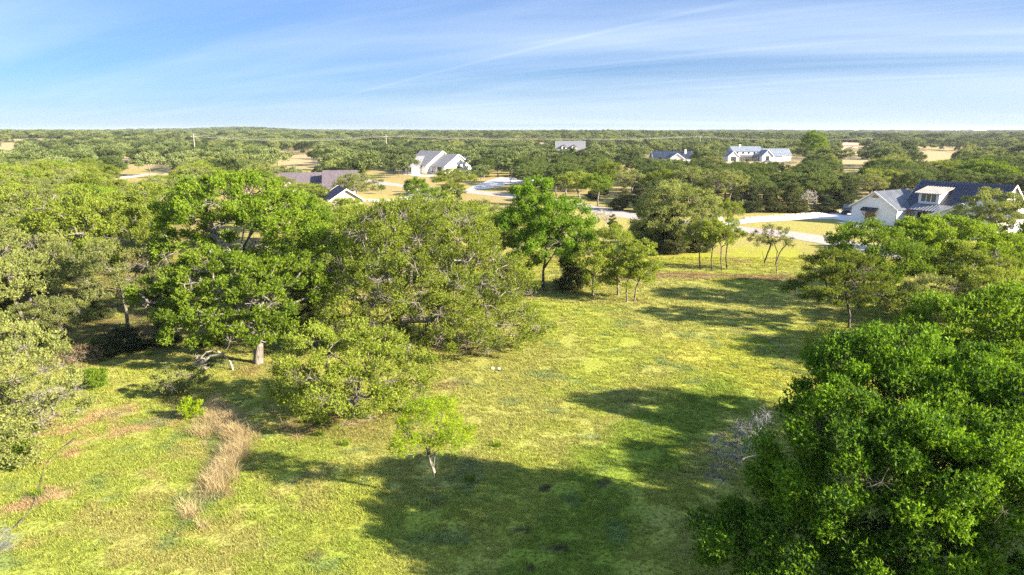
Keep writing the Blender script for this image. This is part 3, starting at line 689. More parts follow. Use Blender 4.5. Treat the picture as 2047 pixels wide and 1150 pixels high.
# power poles and wires
M['pole'] = noise_mat('weathered_pole', (.28, .25, .22), (.40, .37, .33), 3, .9, .2)
M['wire'] = noise_mat('bare_wire', (.45, .43, .40), (.55, .53, .50), 3, .5, 0, metallic=.5)
def pole(x, y, h, label):
    r = root_at('utility_pole', x, y, R(5), label, 'utility pole', 'poles carrying the power line')
    mb = MB(); mb.tube([(0, 0, 0), (0, 0, h)], .24, 8, .17); mb.build('pole', M['pole'], r)
    mb = MB(); mb.box(-1.3, -.08, h-.9, 1.3, .08, h-.7); c = mb.build('crossarm', M['pole'], r)
    for q in (-1.15, 0, 1.15): mb = MB(); mb.tube([(q, 0, h-.7 if q else h), (q, 0, h-.45 if q else h+.25)], .06, 6); mb.build('insulator', M['trim'], c)
    return (x, y, float(terrain(x, y))+h)
pA = pole(XP(388, 330, 10), 330, 13.2, 'pale utility pole rising above the western tree line')
pB = pole(XP(772, 395, 10), 395, 12.8, 'utility pole with crossarm standing above the woods behind the stepped-gable house')
pC = pole(XP(1400, 520, 10), 520, 11.5, 'slim utility pole above the oaks beyond the navy-roofed house')
pD = pole(XP(1742, 560, 10), 560, 9.5, 'slim utility pole near the faraway pink-roofed house')
def wire(a, b, off, dz, label):
    a = Vector(a)+Vector((off, 0, dz)); b = Vector(b)+Vector((off, 0, dz)); P = [a.lerp(b, t/24)-Vector((0, 0, 2.2*4*(t/24)*(1-t/24))) for t in range(25)]
    mb = MB(); mb.tube(P, .028, 4); tag(mb.build('power_line', M['wire']), label, 'power line', 'wires of the power line')
for (a, b), w in (((pA, pB), 'from the western pole to the one behind the stepped-gable house'), ((pB, pC), 'from the stepped-gable house pole to the one beyond the navy roof'), ((pC, pD), 'from the pole beyond the navy roof to the pink-roofed house')):
    for off, dz, n in ((-1.15, -.5, 'lower western'), (1.15, -.5, 'lower eastern'), (0, .2, 'topmost')): wire(a, b, off, dz, f'{n} wire {w}')

# ------------------------------------------------------------ trees modelled one by one
def tz(b): return float(terrain(b[0], b[1]))
def solo(name, seed, base, L, T, label, cat='tree', group=None, **kw):
    pair = make_tree(seed, lob(base, *L), [tpts(base, *t) for t in T], **kw)
    return plant(name, pair, (base[0], base[1], tz(base)), label=label, cat=cat, group=group)
# T: trunk lines as (px, py, dy) sight points at the depth of the tree; first point is the foot

# big glossy oak close by
b = at(1850, 1240); BIG = False; DENS = 6.0; LSZ = .80
solo('oak_tree', 11, b,
     [(1680, 875, 1.0, 112, 130), (1760, 780, 2.5, 150, 110), (1870, 800, 2.0, 160, 120), (1990, 860, 1.5, 170, 150), (1720, 980, -.5, 170, 150),
      (1880, 960, -1.0, 170, 150), (1560, 1090, -.3, 160, 95), (1700, 1130, -1.5, 170, 90), (2050, 1010, -1, 150, 150), (1860, 1120, -2, 170, 100), (1600, 950, .5, 90, 110), (1720, 745, 3.0, 100, 70), (1800, 700, 3.5, 80, 45)],
     [[(1850, 1240, 0), (1862, 1150, 0), (1890, 1060, .2), (1930, 1000, .3)], [(1850, 1240, 0), (1800, 1130, -.3), (1770, 1060, -.3)]],
     'huge dense dark green oak at the meadow corner, leaf sprigs tipped with sun',
     spacing=.72, clump_r=.52, spr=34, lps=6, ll=.115, lw=.062, leaf='deep', bark='barkdark', twigs=3, r_tip=.013, gnarl=.9, upb=.75, squash=.85, inner=.48, dens=1.35, tb=.46, lower=-.6, maxr=.30, bare=.05)
DENS = 5.0; LSZ = .93
b = at(2000, 900)
solo('oak_tree', 12, b, [(1900, 660, 0, 90, 65), (2000, 640, 0, 100, 60), (2080, 680, 0, 90, 70), (1930, 730, -1, 100, 60), (2040, 750, -1.5, 100, 70)],
     [[(2000, 900, 0), (1990, 820, 0), (1970, 760, 0)]], 'bright yellow-green oak just beyond the huge dark one, its top full of sun',
     spacing=.8, clump_r=.6, spr=24, lps=5, ll=.15, lw=.08, leaf='elm', twigs=3, tb=.8, upb=.7, lower=-.5)
# open field sapling
DENS = 2.3
b = at(870, 1003)
solo('mesquite_sapling', 13, b, [(850, 830, .2, 55, 32), (905, 862, 0, 42, 26), (825, 885, -.3, 36, 22), (793, 900, 0, 18, 22), (885, 888, .4, 40, 18), (930, 880, 0, 15, 26), (805, 860, .3, 22, 25), (870, 815, 0, 45, 18)],
     [[(870, 1003, 0), (872, 975, 0), (866, 940, 0), (870, 905, 0)], [(868, 945, 0), (858, 915, .1), (852, 885, .1)]],
     'young feathery yellow-green mesquite standing alone in the open meadow', spacing=.34, clump_r=.26, spr=22, lps=5, ll=.085, lw=.024, leaf='mesq', r_tip=.007, exp=1.95, twigs=4, gnarl=.5, inner=.3, step=.25, squash=.8, bf=.2, upb=.1, tri=False, bare=.05, maxr=.11)
DENS = 4.6
# great twisted live oak, low sweeping limbs
b = at(800, 695)
solo('live_oak', 14, b,
     [(790, 480, 1, 110, 75), (720, 560, 0, 90, 80), (880, 500, 2, 110, 70), (880, 590, -1, 100, 60), (980, 560, .5, 85, 60), (1010, 650, -1, 90, 45), (940, 660, -2, 90, 45), (700, 620, -2, 75, 60), (800, 560, -2, 100, 70), (850, 440, 3, 110, 50), (1050, 680, -1, 35, 20), (750, 640, 0, 70, 40), (850, 660, .5, 70, 36), (660, 570, 1, 60, 60), (900, 480, 0, 90, 60), (1010, 610, 0, 60, 40)],
     [[(800, 695, 0), (806, 650, 0), (800, 600, -.3), (790, 560, 0)], [(800, 600, -.3), (770, 545, -.5), (800, 500, 0)], [(800, 640, 0), (880, 640, -.5), (960, 665, -1)], [(790, 560, 0), (740, 560, -1), (690, 570, -1)]],
     'great gnarled live oak at the meadow edge, one dark limb sweeping low',
     spacing=.86, clump_r=.66, spr=26, lps=5, ll=.105, lw=.06, leaf='live', bark='bark', gnarl=1.3, bf=.15, r_tip=.028, twigs=5, bare=.26, squash=.8, lower=-.75, inner=.6, tb=.55, maxr=.42)
b = at(705, 835)
solo('live_oak', 15, b, [(640, 720, 0, 80, 70), (720, 710, .5, 90, 60), (790, 740, 0, 80, 65), (700, 780, -1, 110, 45), (600, 770, 0, 60, 50), (820, 790, 0, 50, 35)],
     [[(705, 835, 0), (712, 800, 0), (720, 760, 0)], [(705, 835, 0), (675, 805, -.2), (650, 780, 0)]],
     'low bushy live oak hanging to the ground before the great gnarled one',
     spacing=.72, clump_r=.55, spr=26, lps=5, ll=.10, lw=.058, leaf='live', gnarl=1.1, r_tip=.018, twigs=5, bare=.14, lower=-.85, tb=.7)
# tall bright oak with pale forked limbs
b = at(516, 727)
solo('post_oak', 16, b, [(420, 620, 0, 100, 55), (500, 570, .5, 100, 55), (430, 540, 1.2, 90, 40), (600, 570, 1.5, 60, 60), (450, 570, 1, 120, 50), (390, 660, -1, 70, 40), (540, 630, -1, 55, 50), (330, 590, 1, 60, 40), (480, 660, -1.5, 80, 35)],
     [[(516, 727, 0), (518, 690, 0), (505, 655, 0), (470, 620, 0)], [(514, 700, 0), (528, 665, 0), (535, 620, 0)]],
     'bright green post oak in the front of the grove, thick pale trunk in deep shade',
     spacing=.85, clump_r=.52, spr=26, lps=5, ll=.15, lw=.085, leaf='bright', gnarl=1.0, r_tip=.040, twigs=4, bare=.08, squash=.8, tb=.65, maxr=.48, lower=-.3)
b = at(510, 650)
solo('post_oak', 17, b, [(440, 400, 0, 110, 48), (530, 430, .5, 110, 48), (380, 440, 0, 70, 45), (600, 450, 0, 70, 50), (400, 480, .5, 60, 30), (640, 500, 0, 50, 50), (370, 500, 0, 60, 36), (585, 535, -.5, 70, 46), (530, 520, 1.5, 80, 40), (480, 380, .5, 90, 30)],
     [[(510, 650, 0), (497, 590, -.6), (481, 530, -1), (484, 480, -1), (490, 440, -.6)], [(482, 535, -1), (455, 500, -1), (428, 472, -.8)], [(510, 650, 0), (540, 570, .3), (545, 500, .3)], [(484, 500, 0), (505, 460, 0), (530, 430, 0)]],
     'tallest bright green oak of the grove, pale forked limbs rising through gaps in its crown',
     spacing=1.05, clump_r=.66, spr=30, lps=5, ll=.16, lw=.09, leaf='bright', gnarl=1.0, r_tip=.036, twigs=4, bare=.12, squash=.8, tb=.6, maxr=.40, lower=-.3)
# bright elm behind
b = at(1086, 577)
solo('elm_tree', 18, b, [(1060, 395, 0, 40, 32), (1105, 435, 0, 52, 36), (1035, 455, 0, 34, 42), (1078, 378, .4, 26, 20), (1075, 425, .6, 40, 34), (1070, 480, .3, 42, 34), (1125, 470, 0, 40, 34), (1150, 470, 0, 45, 40), (1100, 500, -1, 60, 30), (1160, 500, .5, 40, 30), (1140, 420, .5, 30, 22), (1050, 520, 0, 35, 25)],
     [[(1086, 577, 0), (1086, 545, 0), (1092, 500, 0), (1085, 450, 0), (1070, 410, 0)], [(1088, 535, 0), (1120, 490, 0)]],
     'tall vivid green elm with a dark straight trunk, standing behind the sunlit meadow edge',
     spacing=.95, clump_r=.62, spr=34, lps=5, ll=.16, lw=.085, leaf='elm', bark='barkdark', r_tip=.024, twigs=3, bare=.03, tb=.6, squash=.9, upb=.6)
# left meadow edge
b = at(-40, 900)
solo('live_oak', 19, b, [(40, 720, 0, 90, 55), (-30, 700, 0, 100, 60), (90, 770, -.5, 70, 35), (20, 840, -1, 90, 45), (120, 820, 0, 55, 25), (-40, 800, -1, 80, 60), (40, 900, -1.5, 40, 40)],
     [[(-40, 900, 0), (-30, 840, 0), (-10, 790, 0), (40, 800, -.3)], [(-30, 840, 0), (-20, 760, 0)]],
     'sprawling pale green live oak with grey dead limbs reaching over the western meadow',
     spacing=.66, clump_r=.5, spr=24, lps=5, ll=.10, lw=.05, leaf='pale', gnarl=1.3, r_tip=.017, twigs=6, bare=.25, lower=-.8, tb=.6, maxr=.25)
b = at(256, 657)
solo('live_oak', 20, b, [(240, 520, 0, 75, 40), (200, 560, 0, 50, 35), (290, 550, 0, 45, 40), (240, 580, -1, 60, 25)],
     [[(256, 657, 0), (252, 620, 0), (242, 580, 0), (232, 545, 0)]], 'grey-green live oak with a clear leaning trunk above the shaded thicket',
     spacing=.85, clump_r=.62, spr=26, lps=5, ll=.11, lw=.05, leaf='pale', gnarl=1.0, r_tip=.02, twigs=6, bare=.18, tb=.4, maxr=.24)
# right side trees
b = at(1697, 657)
solo('live_oak', 21, b, [(1680, 530, 0, 70, 28), (1640, 570, 0, 60, 22), (1720, 560, 0, 60, 30), (1600, 585, 0, 35, 14), (1690, 600, -1, 60, 18), (1760, 590, .5, 45, 25)],
     [[(1697, 657, 0), (1699, 630, 0), (1692, 600, 0), (1690, 570, 0)], [(1692, 600, 0), (1650, 590, 0), (1615, 595, 0)]],
     'layered flat-topped dark oak leaning over the field, its lower limbs bare', spacing=.75, clump_r=.55, spr=24, lps=5, ll=.12, lw=.06, leaf='live', bark='barkdark', gnarl=1.0, squash=.45, bare=.15, twigs=5, tb=.25, maxr=.2)
b = at(1718, 617)
solo('oak_tree', 22, b, [(1730, 490, 0, 70, 45), (1690, 520, 0, 45, 35), (1790, 520, 0, 65, 45), (1740, 550, -1, 60, 30)],
     [[(1718, 617, 0), (1720, 580, 0), (1735, 545, 0)]], 'round dark oak with a stout trunk behind the flat-topped one', spacing=.9, clump_r=.64, spr=24, lps=5, ll=.15, lw=.08, leaf='bright', bark='barkdark', tb=.4, maxr=.24)
b = at(1925, 597)
solo('oak_tree', 23, b, [(1850, 480, 0, 70, 42), (1930, 490, 0, 80, 45), (2000, 510, 0, 60, 45), (1900, 540, -1, 80, 30), (1980, 560, -1, 60, 25), (1880, 460, 1, 55, 28)],
     [[(1925, 597, 0), (1922, 565, 0), (1910, 530, 0)], [(1925, 597, 0), (1945, 560, 0), (1960, 530, 0)]], 'broad bright green oak in front of the dark-roofed farmhouse',
     spacing=.9, clump_r=.66, spr=28, lps=5, ll=.16, lw=.09, leaf='bright', bark='barkdark', tb=.8, maxr=.24)
b = at(2010, 512)
solo('live_oak', 24, b, [(1985, 408, 0, 50, 26), (2040, 435, 0, 55, 38), (1940, 428, 0, 34, 14), (1990, 440, -.5, 50, 24), (2020, 475, 0, 42, 28), (2070, 485, 0, 40, 40)],
     [[(2010, 512, 0), (2005, 480, 0), (1990, 440, 0)]], 'silvery green live oak whose spreading top hides the far end of the dark-roofed farmhouse', spacing=1.1, clump_r=.8, spr=30, lps=5, ll=.17, lw=.08, leaf='pale', tb=.3, squash=.5, bare=.08, maxr=.25)
b = at(1862, 645)
solo('live_oak', 25, b, [(1860, 580, 0, 55, 26), (1800, 600, 0, 45, 24), (1910, 590, 0, 40, 24), (1840, 620, -1, 50, 18)], [[(1862, 645, 0), (1862, 615, 0), (1858, 590, 0)]],
     'small pale live oak beyond the bare dead tree, beside the flat-topped oak', spacing=.75, clump_r=.55, spr=24, lps=5, ll=.13, lw=.065, leaf='pale', tb=.45, bare=.15, lower=-.8, maxr=.14)
b = at(1990, 650)
solo('live_oak', 26, b, [(1990, 575, 0, 60, 35), (2050, 590, 0, 50, 35), (1940, 600, 0, 40, 25)], [[(1990, 650, 0), (1990, 610, 0)]],
     'round olive live oak beside the broad bright one before the farmhouse', spacing=.85, clump_r=.6, spr=24, lps=5, ll=.14, lw=.07, leaf='live', tb=.5, lower=-.8, maxr=.14)
# clump at the end of the mown meadow: four stems, one crown each
grp = 'small oaks clustered at the meadow edge'
for i, (bx, by, L, T, lb) in enumerate([
    (1188, 598, [(1185, 520, 0, 38, 34), (1195, 560, 0, 34, 22)], [(1188, 598, 0), (1184, 580, 0), (1186, 550, 0)], 'slim oak of the meadow-edge cluster, nearest the vivid elm'),
    (1236, 590, [(1225, 490, 0, 42, 36), (1240, 530, 0, 40, 30)], [(1236, 590, 0), (1234, 560, 0), (1228, 520, 0)], 'tallest oak of the meadow-edge cluster'),
    (1254, 603, [(1262, 545, 0, 36, 28), (1240, 560, 0, 30, 20)], [(1254, 603, 0), (1252, 580, 0), (1258, 555, 0)], 'short oak in front in the meadow-edge cluster'),
    (1268, 602, [(1288, 515, 0, 32, 36), (1280, 550, 0, 30, 24)], [(1268, 602, 0), (1272, 575, 0), (1284, 545, 0)], 'oak of the meadow-edge cluster leaning over the open grass')]):
    b = at(bx, by); solo('oak_tree', 30+i, b, L, [T], lb, group=grp, spacing=.72, clump_r=.5, spr=22, lps=5, ll=.13, lw=.062, leaf='live', bark='bark', r_tip=.017, twigs=4, tb=.7, bare=.05, maxr=.10, inner=.45)
grp = 'slim young trees standing before the road'
for i, (bx, by, L, lb) in enumerate([
    (1400, 539, [(1398, 470, 0, 26, 28)], 'first slim tree of the four in a row before the road, beside the dark thicket'),
    (1424, 541, [(1420, 465, 0, 28, 32)], 'second slim tree of the four in a row, its trunk forked'),
    (1443, 542, [(1442, 475, 0, 24, 28)], 'third slim tree of the four in a row before the road'),
    (1453, 537, [(1462, 468, 0, 24, 30)], 'last slim tree of the four in a row, beside the gap'),
    ]):
    b = at(bx, by); solo('young_oak', 40+i, b, L, [[(bx, by, 0), (bx-2, by-22, 0), (bx+(1 if i % 2 else -1), by-48, 0)]], lb, group=grp, spacing=.62, clump_r=.46, spr=18, lps=4, ll=.14, lw=.07, leaf='live', bark='barkdark', r_tip=.018, twigs=5, tb=.5, bare=.18, maxr=.10, inner=.3)
for i, (bx, by, L, lb) in enumerate([
    (1530, 543, [(1522, 478, 0, 24, 26), (1530, 460, 0, 18, 14)], 'sparse young tree showing its branches, the one nearer the four in a row'),
    (1553, 545, [(1566, 480, 0, 24, 24), (1555, 465, 0, 18, 14)], 'sparse young tree with a forked trunk, out alone in the grass before the road')]):
    b = at(bx, by); solo('young_oak', 50+i, b, L, [[(bx, by, 0), (bx-2, by-18, 0), (bx-7+8*i, by-42, 0)], [(bx-2, by-18, 0), (bx+6, by-40, 0)]], lb, group=grp, spacing=.66, clump_r=.42, spr=12, lps=4, ll=.13, lw=.06, leaf='pale', bark='barkdark', r_tip=.022, exp=2.2, twigs=6, tb=.35, bare=.35, maxr=.10, inner=.2)
# thicket before the road
b = at(1350, 500)
solo('live_oak', 60, b, [(1350, 398, 0, 62, 32), (1395, 420, 0, 48, 38), (1308, 425, 0, 44, 36), (1350, 440, -1, 72, 35), (1300, 460, -.5, 40, 28), (1400, 460, -.5, 44, 30)], [[(1350, 500, 0), (1352, 460, 0), (1350, 430, 0)]],
     'grey-topped live oak rising out of the dark thicket before the road', spacing=1.0, clump_r=.74, spr=28, lps=5, ll=.16, lw=.075, leaf='pale', tb=.35, bare=.10, maxr=.25, lower=-.9)
# shrubs and small growth
def shrub(name, seed, base, L, T, label, leaf, **kw):
    k = dict(spacing=.36, clump_r=.28, spr=20, lps=5, ll=.085, lw=.045, leaf=leaf, r_tip=.010, twigs=3, lower=-.9, inner=.35, step=.3, maxr=.05); k.update(kw)
    return solo(name, seed, base, L, [T], label, 'shrub', **k)
b = at(192, 778); shrub('shrub', 70, b, [(190, 752, 0, 20, 20), (195, 765, 0, 18, 14)], [(192, 778, 0), (192, 765, 0)], 'bright green rounded shrub in the grass below the thicket', 'bright')
b = at(385, 838); shrub('shrub', 71, b, [(385, 815, 0, 17, 19), (388, 826, 0, 14, 12)], [(385, 838, 0), (385, 825, 0)], 'upright yellow-green shrub at the head of the dry grass ridge', 'mesq', lw=.04)
b = at(355, 792); shrub('shrub', 72, b, [(345, 765, 0, 42, 22), (390, 758, 0, 24, 16), (320, 778, 0, 20, 12)], [(380, 790, 0), (365, 775, 0)], 'fallen half-green oak top lying in the grass behind the yellow-green shrub', 'pale', bare=.3, twigs=6, spacing=.45)
b = at(1680, 715); shrub('shrub', 73, b, [(1660, 680, 0, 45, 28), (1720, 670, 0, 40, 25), (1625, 690, 0, 20, 16)], [(1680, 715, 0), (1680, 700, 0)], 'loose olive scrub between the flat-topped oak and the huge dark one', 'live', spacing=.6, clump_r=.45, bare=.2, twigs=6, ll=.11)
b = at(40, 918); shrub('shrub', 74, b, [(45, 890, 0, 24, 18)], [(45, 918, 0), (45, 900, 0)], 'small dark green bush under the dead limbs of the sprawling oak', 'bright')
for i, (px, py, r, lb) in enumerate([(225, 690, 34, 'dark bramble in the shade under the clear-trunked oak'), (290, 675, 36, 'reddish brown dry brush beside the shaded thicket'), (150, 715, 34, 'brown tangled brush before the pale oaks of the western wood'), (200, 700, 26, 'low dark scrub in the hollow between brown brush and bramble'), (340, 640, 30, 'russet dead bush behind the post oak limbs')]):
    b = at(px, py+14); shrub('bush', 80+i, b, [(px, py, 0, r*1.2, 24), (px+r*.9, py+3, .5, r*.8, 17)], [(px, py+14, 0), (px, py+6, 0)], lb, 'brush' if i in (1, 2, 4) else 'juni', spacing=.5, clump_r=.42, spr=18, twigs=5, ll=.10, lw=.04)
# bare wood
def bare(name, seed, base, L, T, label, bark='dead', **kw):
    k = dict(spacing=.34, clump_r=.32, spr=6, lps=1, ll=.02, lw=.01, leaf='brush', bark=bark, r_tip=.008, twigs=6, bare=.98, gnarl=1.1, inner=.3, step=.25, lower=-.9, exp=2.2, bf=.1, maxr=.09); k.update(kw)
    rng_L = lob(base, *L); pair = make_tree(seed, rng_L, [tpts(base, *t) for t in T], **k)
    e = plant(name, (pair[0], None), (base[0], base[1], tz(base)), label=label, cat='dead tree'); e.children[0].name = 'branches'; return e
b = at(1846, 770); bare('dead_tree', 90, b, [(1830, 685, 0, 26, 24), (1852, 705, 0, 20, 24), (1815, 665, 0, 14, 14)], [[(1846, 770, 0), (1842, 730, 0), (1835, 700, 0)]], 'pale bare twiggy dead tree poking up between the near green crowns', spacing=.4)
b = at(1640, 1010); bare('dead_tree', 91, b, [(1480, 880, 0, 42, 36), (1450, 900, 0, 40, 40), (1500, 860, 0, 40, 24), (1440, 950, 0, 26, 24), (1530, 840, 0, 22, 30)],
     [[(1640, 1010, 0), (1590, 940, 0), (1530, 905, 0), (1490, 915, 0), (1460, 940, 0), (1436, 975, 0)], [(1530, 905, 0), (1500, 880, 0)]], 'leafless grey limb arching out from the huge dark oak over the grass', bark='greywood', r_tip=.0075, exp=2.1, twigs=9, spacing=.38, bf=.3)
b = at(466, 740); bare('fallen_branch', 92, b, [(398, 722, 0, 12, 12), (405, 735, 0, 10, 8)], [[(466, 740, 0), (460, 722, 0), (446, 708, 0), (430, 700, 0), (412, 704, 0), (400, 716, 0)], [(446, 708, 0), (420, 712, .2), (402, 725, .2)]], 'bent dead limb arching down to the grass by the front post oak', maxr=.14, r_tip=.03, exp=1.3)
b = at(70, 840); bare('dead_limb', 93, b, [(70, 810, 0, 36, 18), (110, 790, 0, 24, 12), (75, 850, 0, 30, 14)], [[(30, 830, 0), (50, 815, 0), (70, 812, 0)], [(60, 870, 0), (75, 855, 0)]], 'tangle of grey dead branches in front of the sprawling oak', spacing=.28)
b = at(640, 850); bare('fallen_branch', 94, b, [(735, 838, 0, 8, 3), (690, 848, 0, 8, 3)], [[(690, 852, 0), (715, 848, 0), (738, 838, 0)]], 'short pale fallen branch at the foot of the low bushy oak', maxr=.05)
b = at(5, 1100); bare('dead_limb', 95, b, [(5, 1075, 0, 22, 26)], [[(-20, 1110, 0), (0, 1090, 0)]], 'grey twigs at the lower corner of the western meadow', bark='greywood', r_tip=.006, spacing=.25)

# ------------------------------------------------------------ stock of tree shapes for the woods (shared mesh data)
def stock(seed, leaf, h, r, trunkh, n, sp, cr, spr, lps, ll, lw, form='round', bark='bark', tri=True, twigs=2, bare=.05, tb=.5, lower=-.5, stems=1):
    rng = np.random.RandomState(seed); L = []
    for i in range(n):
        a = 2*pi*(i/n)+rng.rand()*.9
        if form == 'round':
            rr = r*(.30+.30*rng.rand()); q = r-rr; d = q*(.35+.65*rng.rand()); zr = (h-trunkh)*(.20+.14*rng.rand())
            z = trunkh+zr+(h-trunkh-2*zr)*(1-(d/r)**1.5*.8)*(.6+.4*rng.rand())
        elif form == 'cone':
            f = (i+.5)/n; z = h*(.12+.78*f); rr = r*(1-f*.75)*.62; d = r*(1-f*.9)*.35; zr = h*.16
        L.append((d*cos(a), d*sin(a), z, rr, rr, zr))
    if form == 'round': L.append((0, 0, trunkh+(h-trunkh)*.62, r*.55, r*.55, (h-trunkh)*.34))
    T = []
    for s in range(stems):
        a = rng.rand()*6.28; o = .35*(stems > 1); x, y = o*cos(a), o*sin(a)
        T.append([(x, y, -.2), (x*1.4+.1, y*1.4, trunkh*.5), (x*2+(rng.rand()-.5)*.6, y*2+(rng.rand()-.5)*.6, trunkh), (x*2.5+(rng.rand()-.5)*.9, y*2.5+(rng.rand()-.5)*.9, trunkh+(h-trunkh)*.35)])
    return make_tree(seed, L, T, spacing=sp, clump_r=cr, spr=spr, lps=lps, ll=ll, lw=lw, leaf=leaf, bark=bark, tri=tri, twigs=twigs, bare=bare, tb=tb, lower=lower, r_tip=.03, gnarl=.9, step=.8, inner=.55)
ST = {}
# medium distance: canonical height 8, crown radius 4.4
ST['live'] = [stock(200+i, 'live', 8, 4.4, 1.3, 9, 1.0, .72, 22, 5, .17, .09, bare=.10, tb=.5) for i in range(4)]
ST['dusk'] = [stock(205+i, 'dusk', 8, 4.4, 1.3, 9, 1.0, .72, 22, 5, .18, .10, bare=.05, tb=.5) for i in range(3)]
ST['pale'] = [stock(210+i, 'pale', 8, 4.4, 1.3, 9, 1.0, .72, 22, 5, .16, .08, bare=.14, twigs=4, tb=.45) for i in range(3)]
ST['bright'] = [stock(220+i, 'bright', 8, 4.0, 1.5, 8, 1.0, .72, 22, 5, .19, .11, bare=.04, tb=.55) for i in range(3)]
ST['juni'] = [stock(230+i, 'juni', 6.5, 2.9, .2, 10, .75, .62, 30, 5, .16, .075, form='cone', bark='barkdark', lower=-.9, bare=0, twigs=0) for i in range(3)]
ST['dead'] = [stock(240+i, 'brush', 6, 2.6, 1.0, 7, .8, .6, 8, 1, .02, .02, bark='dead', bare=.97, twigs=5, stems=2) for i in range(2)]
FS_ = {}
FS_['live'] = [stock(300+i, 'far', 8, 4.4, 1.6, 7, 1.7, 1.15, 26, 3, .42, .26, bare=0, twigs=0, tb=.5) for i in range(5)]
FS_['pale'] = [stock(340+i, 'pale', 8, 4.2, 1.8, 6, 1.8, 1.1, 20, 3, .36, .2, bare=.1, twigs=0, tb=.4) for i in range(2)]
FS_['juni'] = [stock(320+i, 'juni', 6.5, 2.8, .3, 6, 1.4, 1.0, 22, 3, .38, .2, form='cone', lower=-.9, bare=0, twigs=0) for i in range(2)]

WIN = [  # sight windows kept open: (x0, y0, x1, y1, distance of what is seen there)
    (1700, 368, 1935, 446, 118), (1985, 372, 2047, 425, 108), (1490, 424, 1700, 470, 118), (1325, 476, 1640, 545, 100), (1155, 408, 1268, 438, 138), (1110, 372, 1160, 404, 160),
    (828, 306, 925, 343, 262), (745, 370, 868, 398, 230), (935, 360, 1000, 392, 232), (566, 348, 690, 361, 178), (678, 380, 712, 392, 148),
    (1118, 287, 1168, 297, 425), (1308, 304, 1384, 315, 330), (1455, 302, 1586, 320, 362), (1686, 292, 1714, 298, 600),
    (248, 322, 330, 347, 320), (598, 312, 622, 322, 420), (560, 326, 600, 331, 330), (470, 345, 486, 362, 175), (1690, 329, 1720, 336, 420), (1860, 322, 1895, 330, 480), (0, 292, 25, 299, 560), (1240, 350, 1262, 356, 300)]
taken = []
for o_ in list(COL.objects):
    if o_.type == 'EMPTY' and o_.get('category') in ('tree', 'house', 'garage', 'shed'): taken.append((o_.location.x, o_.location.y, 2.6))
HOUSES = [(h1, 23, 15, 0, -3), (h2, 22, 17, -9, 0), (h3, 17, 12, 0, -2), (h4, 5, 8, -1, 0), (h5, 17, 12, -9, -1), (h6, 18, 10, 0, -4), (h7, 36, 13, 0, -5), (h8, 13, 9, 0, 0)]
ROADS = [(ATP((700, 352), (830, 374), (960, 386), (1140, 408), (1268, 433), (1400, 449), (1560, 467), (1740, 497), (2150, 580)), 5.0), (ATP((690, 404), (770, 402), (850, 378)), 3.5), (ATP((150, 352), (290, 349), (430, 354)), 4), (ATP((1430, 450), (1560, 436), (1700, 435)), 6.5), (ATP((940, 376), (1000, 362), (1095, 360)), 8)]
def free(x, y, h, r, spacing=3.4):
    for hs, u1, v1, u0, v0 in HOUSES:
        q = hs.matrix_basis.inverted() @ Vector((x, y, 0))
        if u0-r*.8 < q.x < u1+r*.8 and v0-r*.8 < q.y < v1+r*.8: return False
    for P, w in ROADS:
        if pld(np.array(x), np.array(y), P) < w+r*.35: return False
    a, b_, d = proj(x, y, h); a0, b0, _ = proj(x, y, .8)
    wpx = r*F/d*.9
    for x0, y0, x1, y1, dist in WIN:
        if y < dist and a+wpx > x0 and a-wpx < x1 and b_ < y1 and b0 > y0: return False
    for tx_, ty_, tr in taken:
        if (x-tx_)**2+(y-ty_)**2 < (spacing*.5+tr*.5+.6)**2: return False
    return True
def inpoly(px, py, P):
    c = False; j = len(P)-1
    for i in range(len(P)):
        if (P[i][1] > py) != (P[j][1] > py) and px < (P[j][0]-P[i][0])*(py-P[i][1])/(P[j][1]-P[i][1])+P[i][0]: c = not c
        j = i
    return c
rw = random.Random(21)
PLACED = []   # (distance, kind, x, y, h, r, label, group)
def put(kind, px, base, wpx, top, label, group=None, cat='tree'):
    x, y = at(px, base); z = up(px, top, y)[2]; d = proj(x, y, z/2)[2]; PLACED.append((y, kind, x, y, z, wpx/2*d/F, label, group, cat)); taken.append((x, y, 3.0))
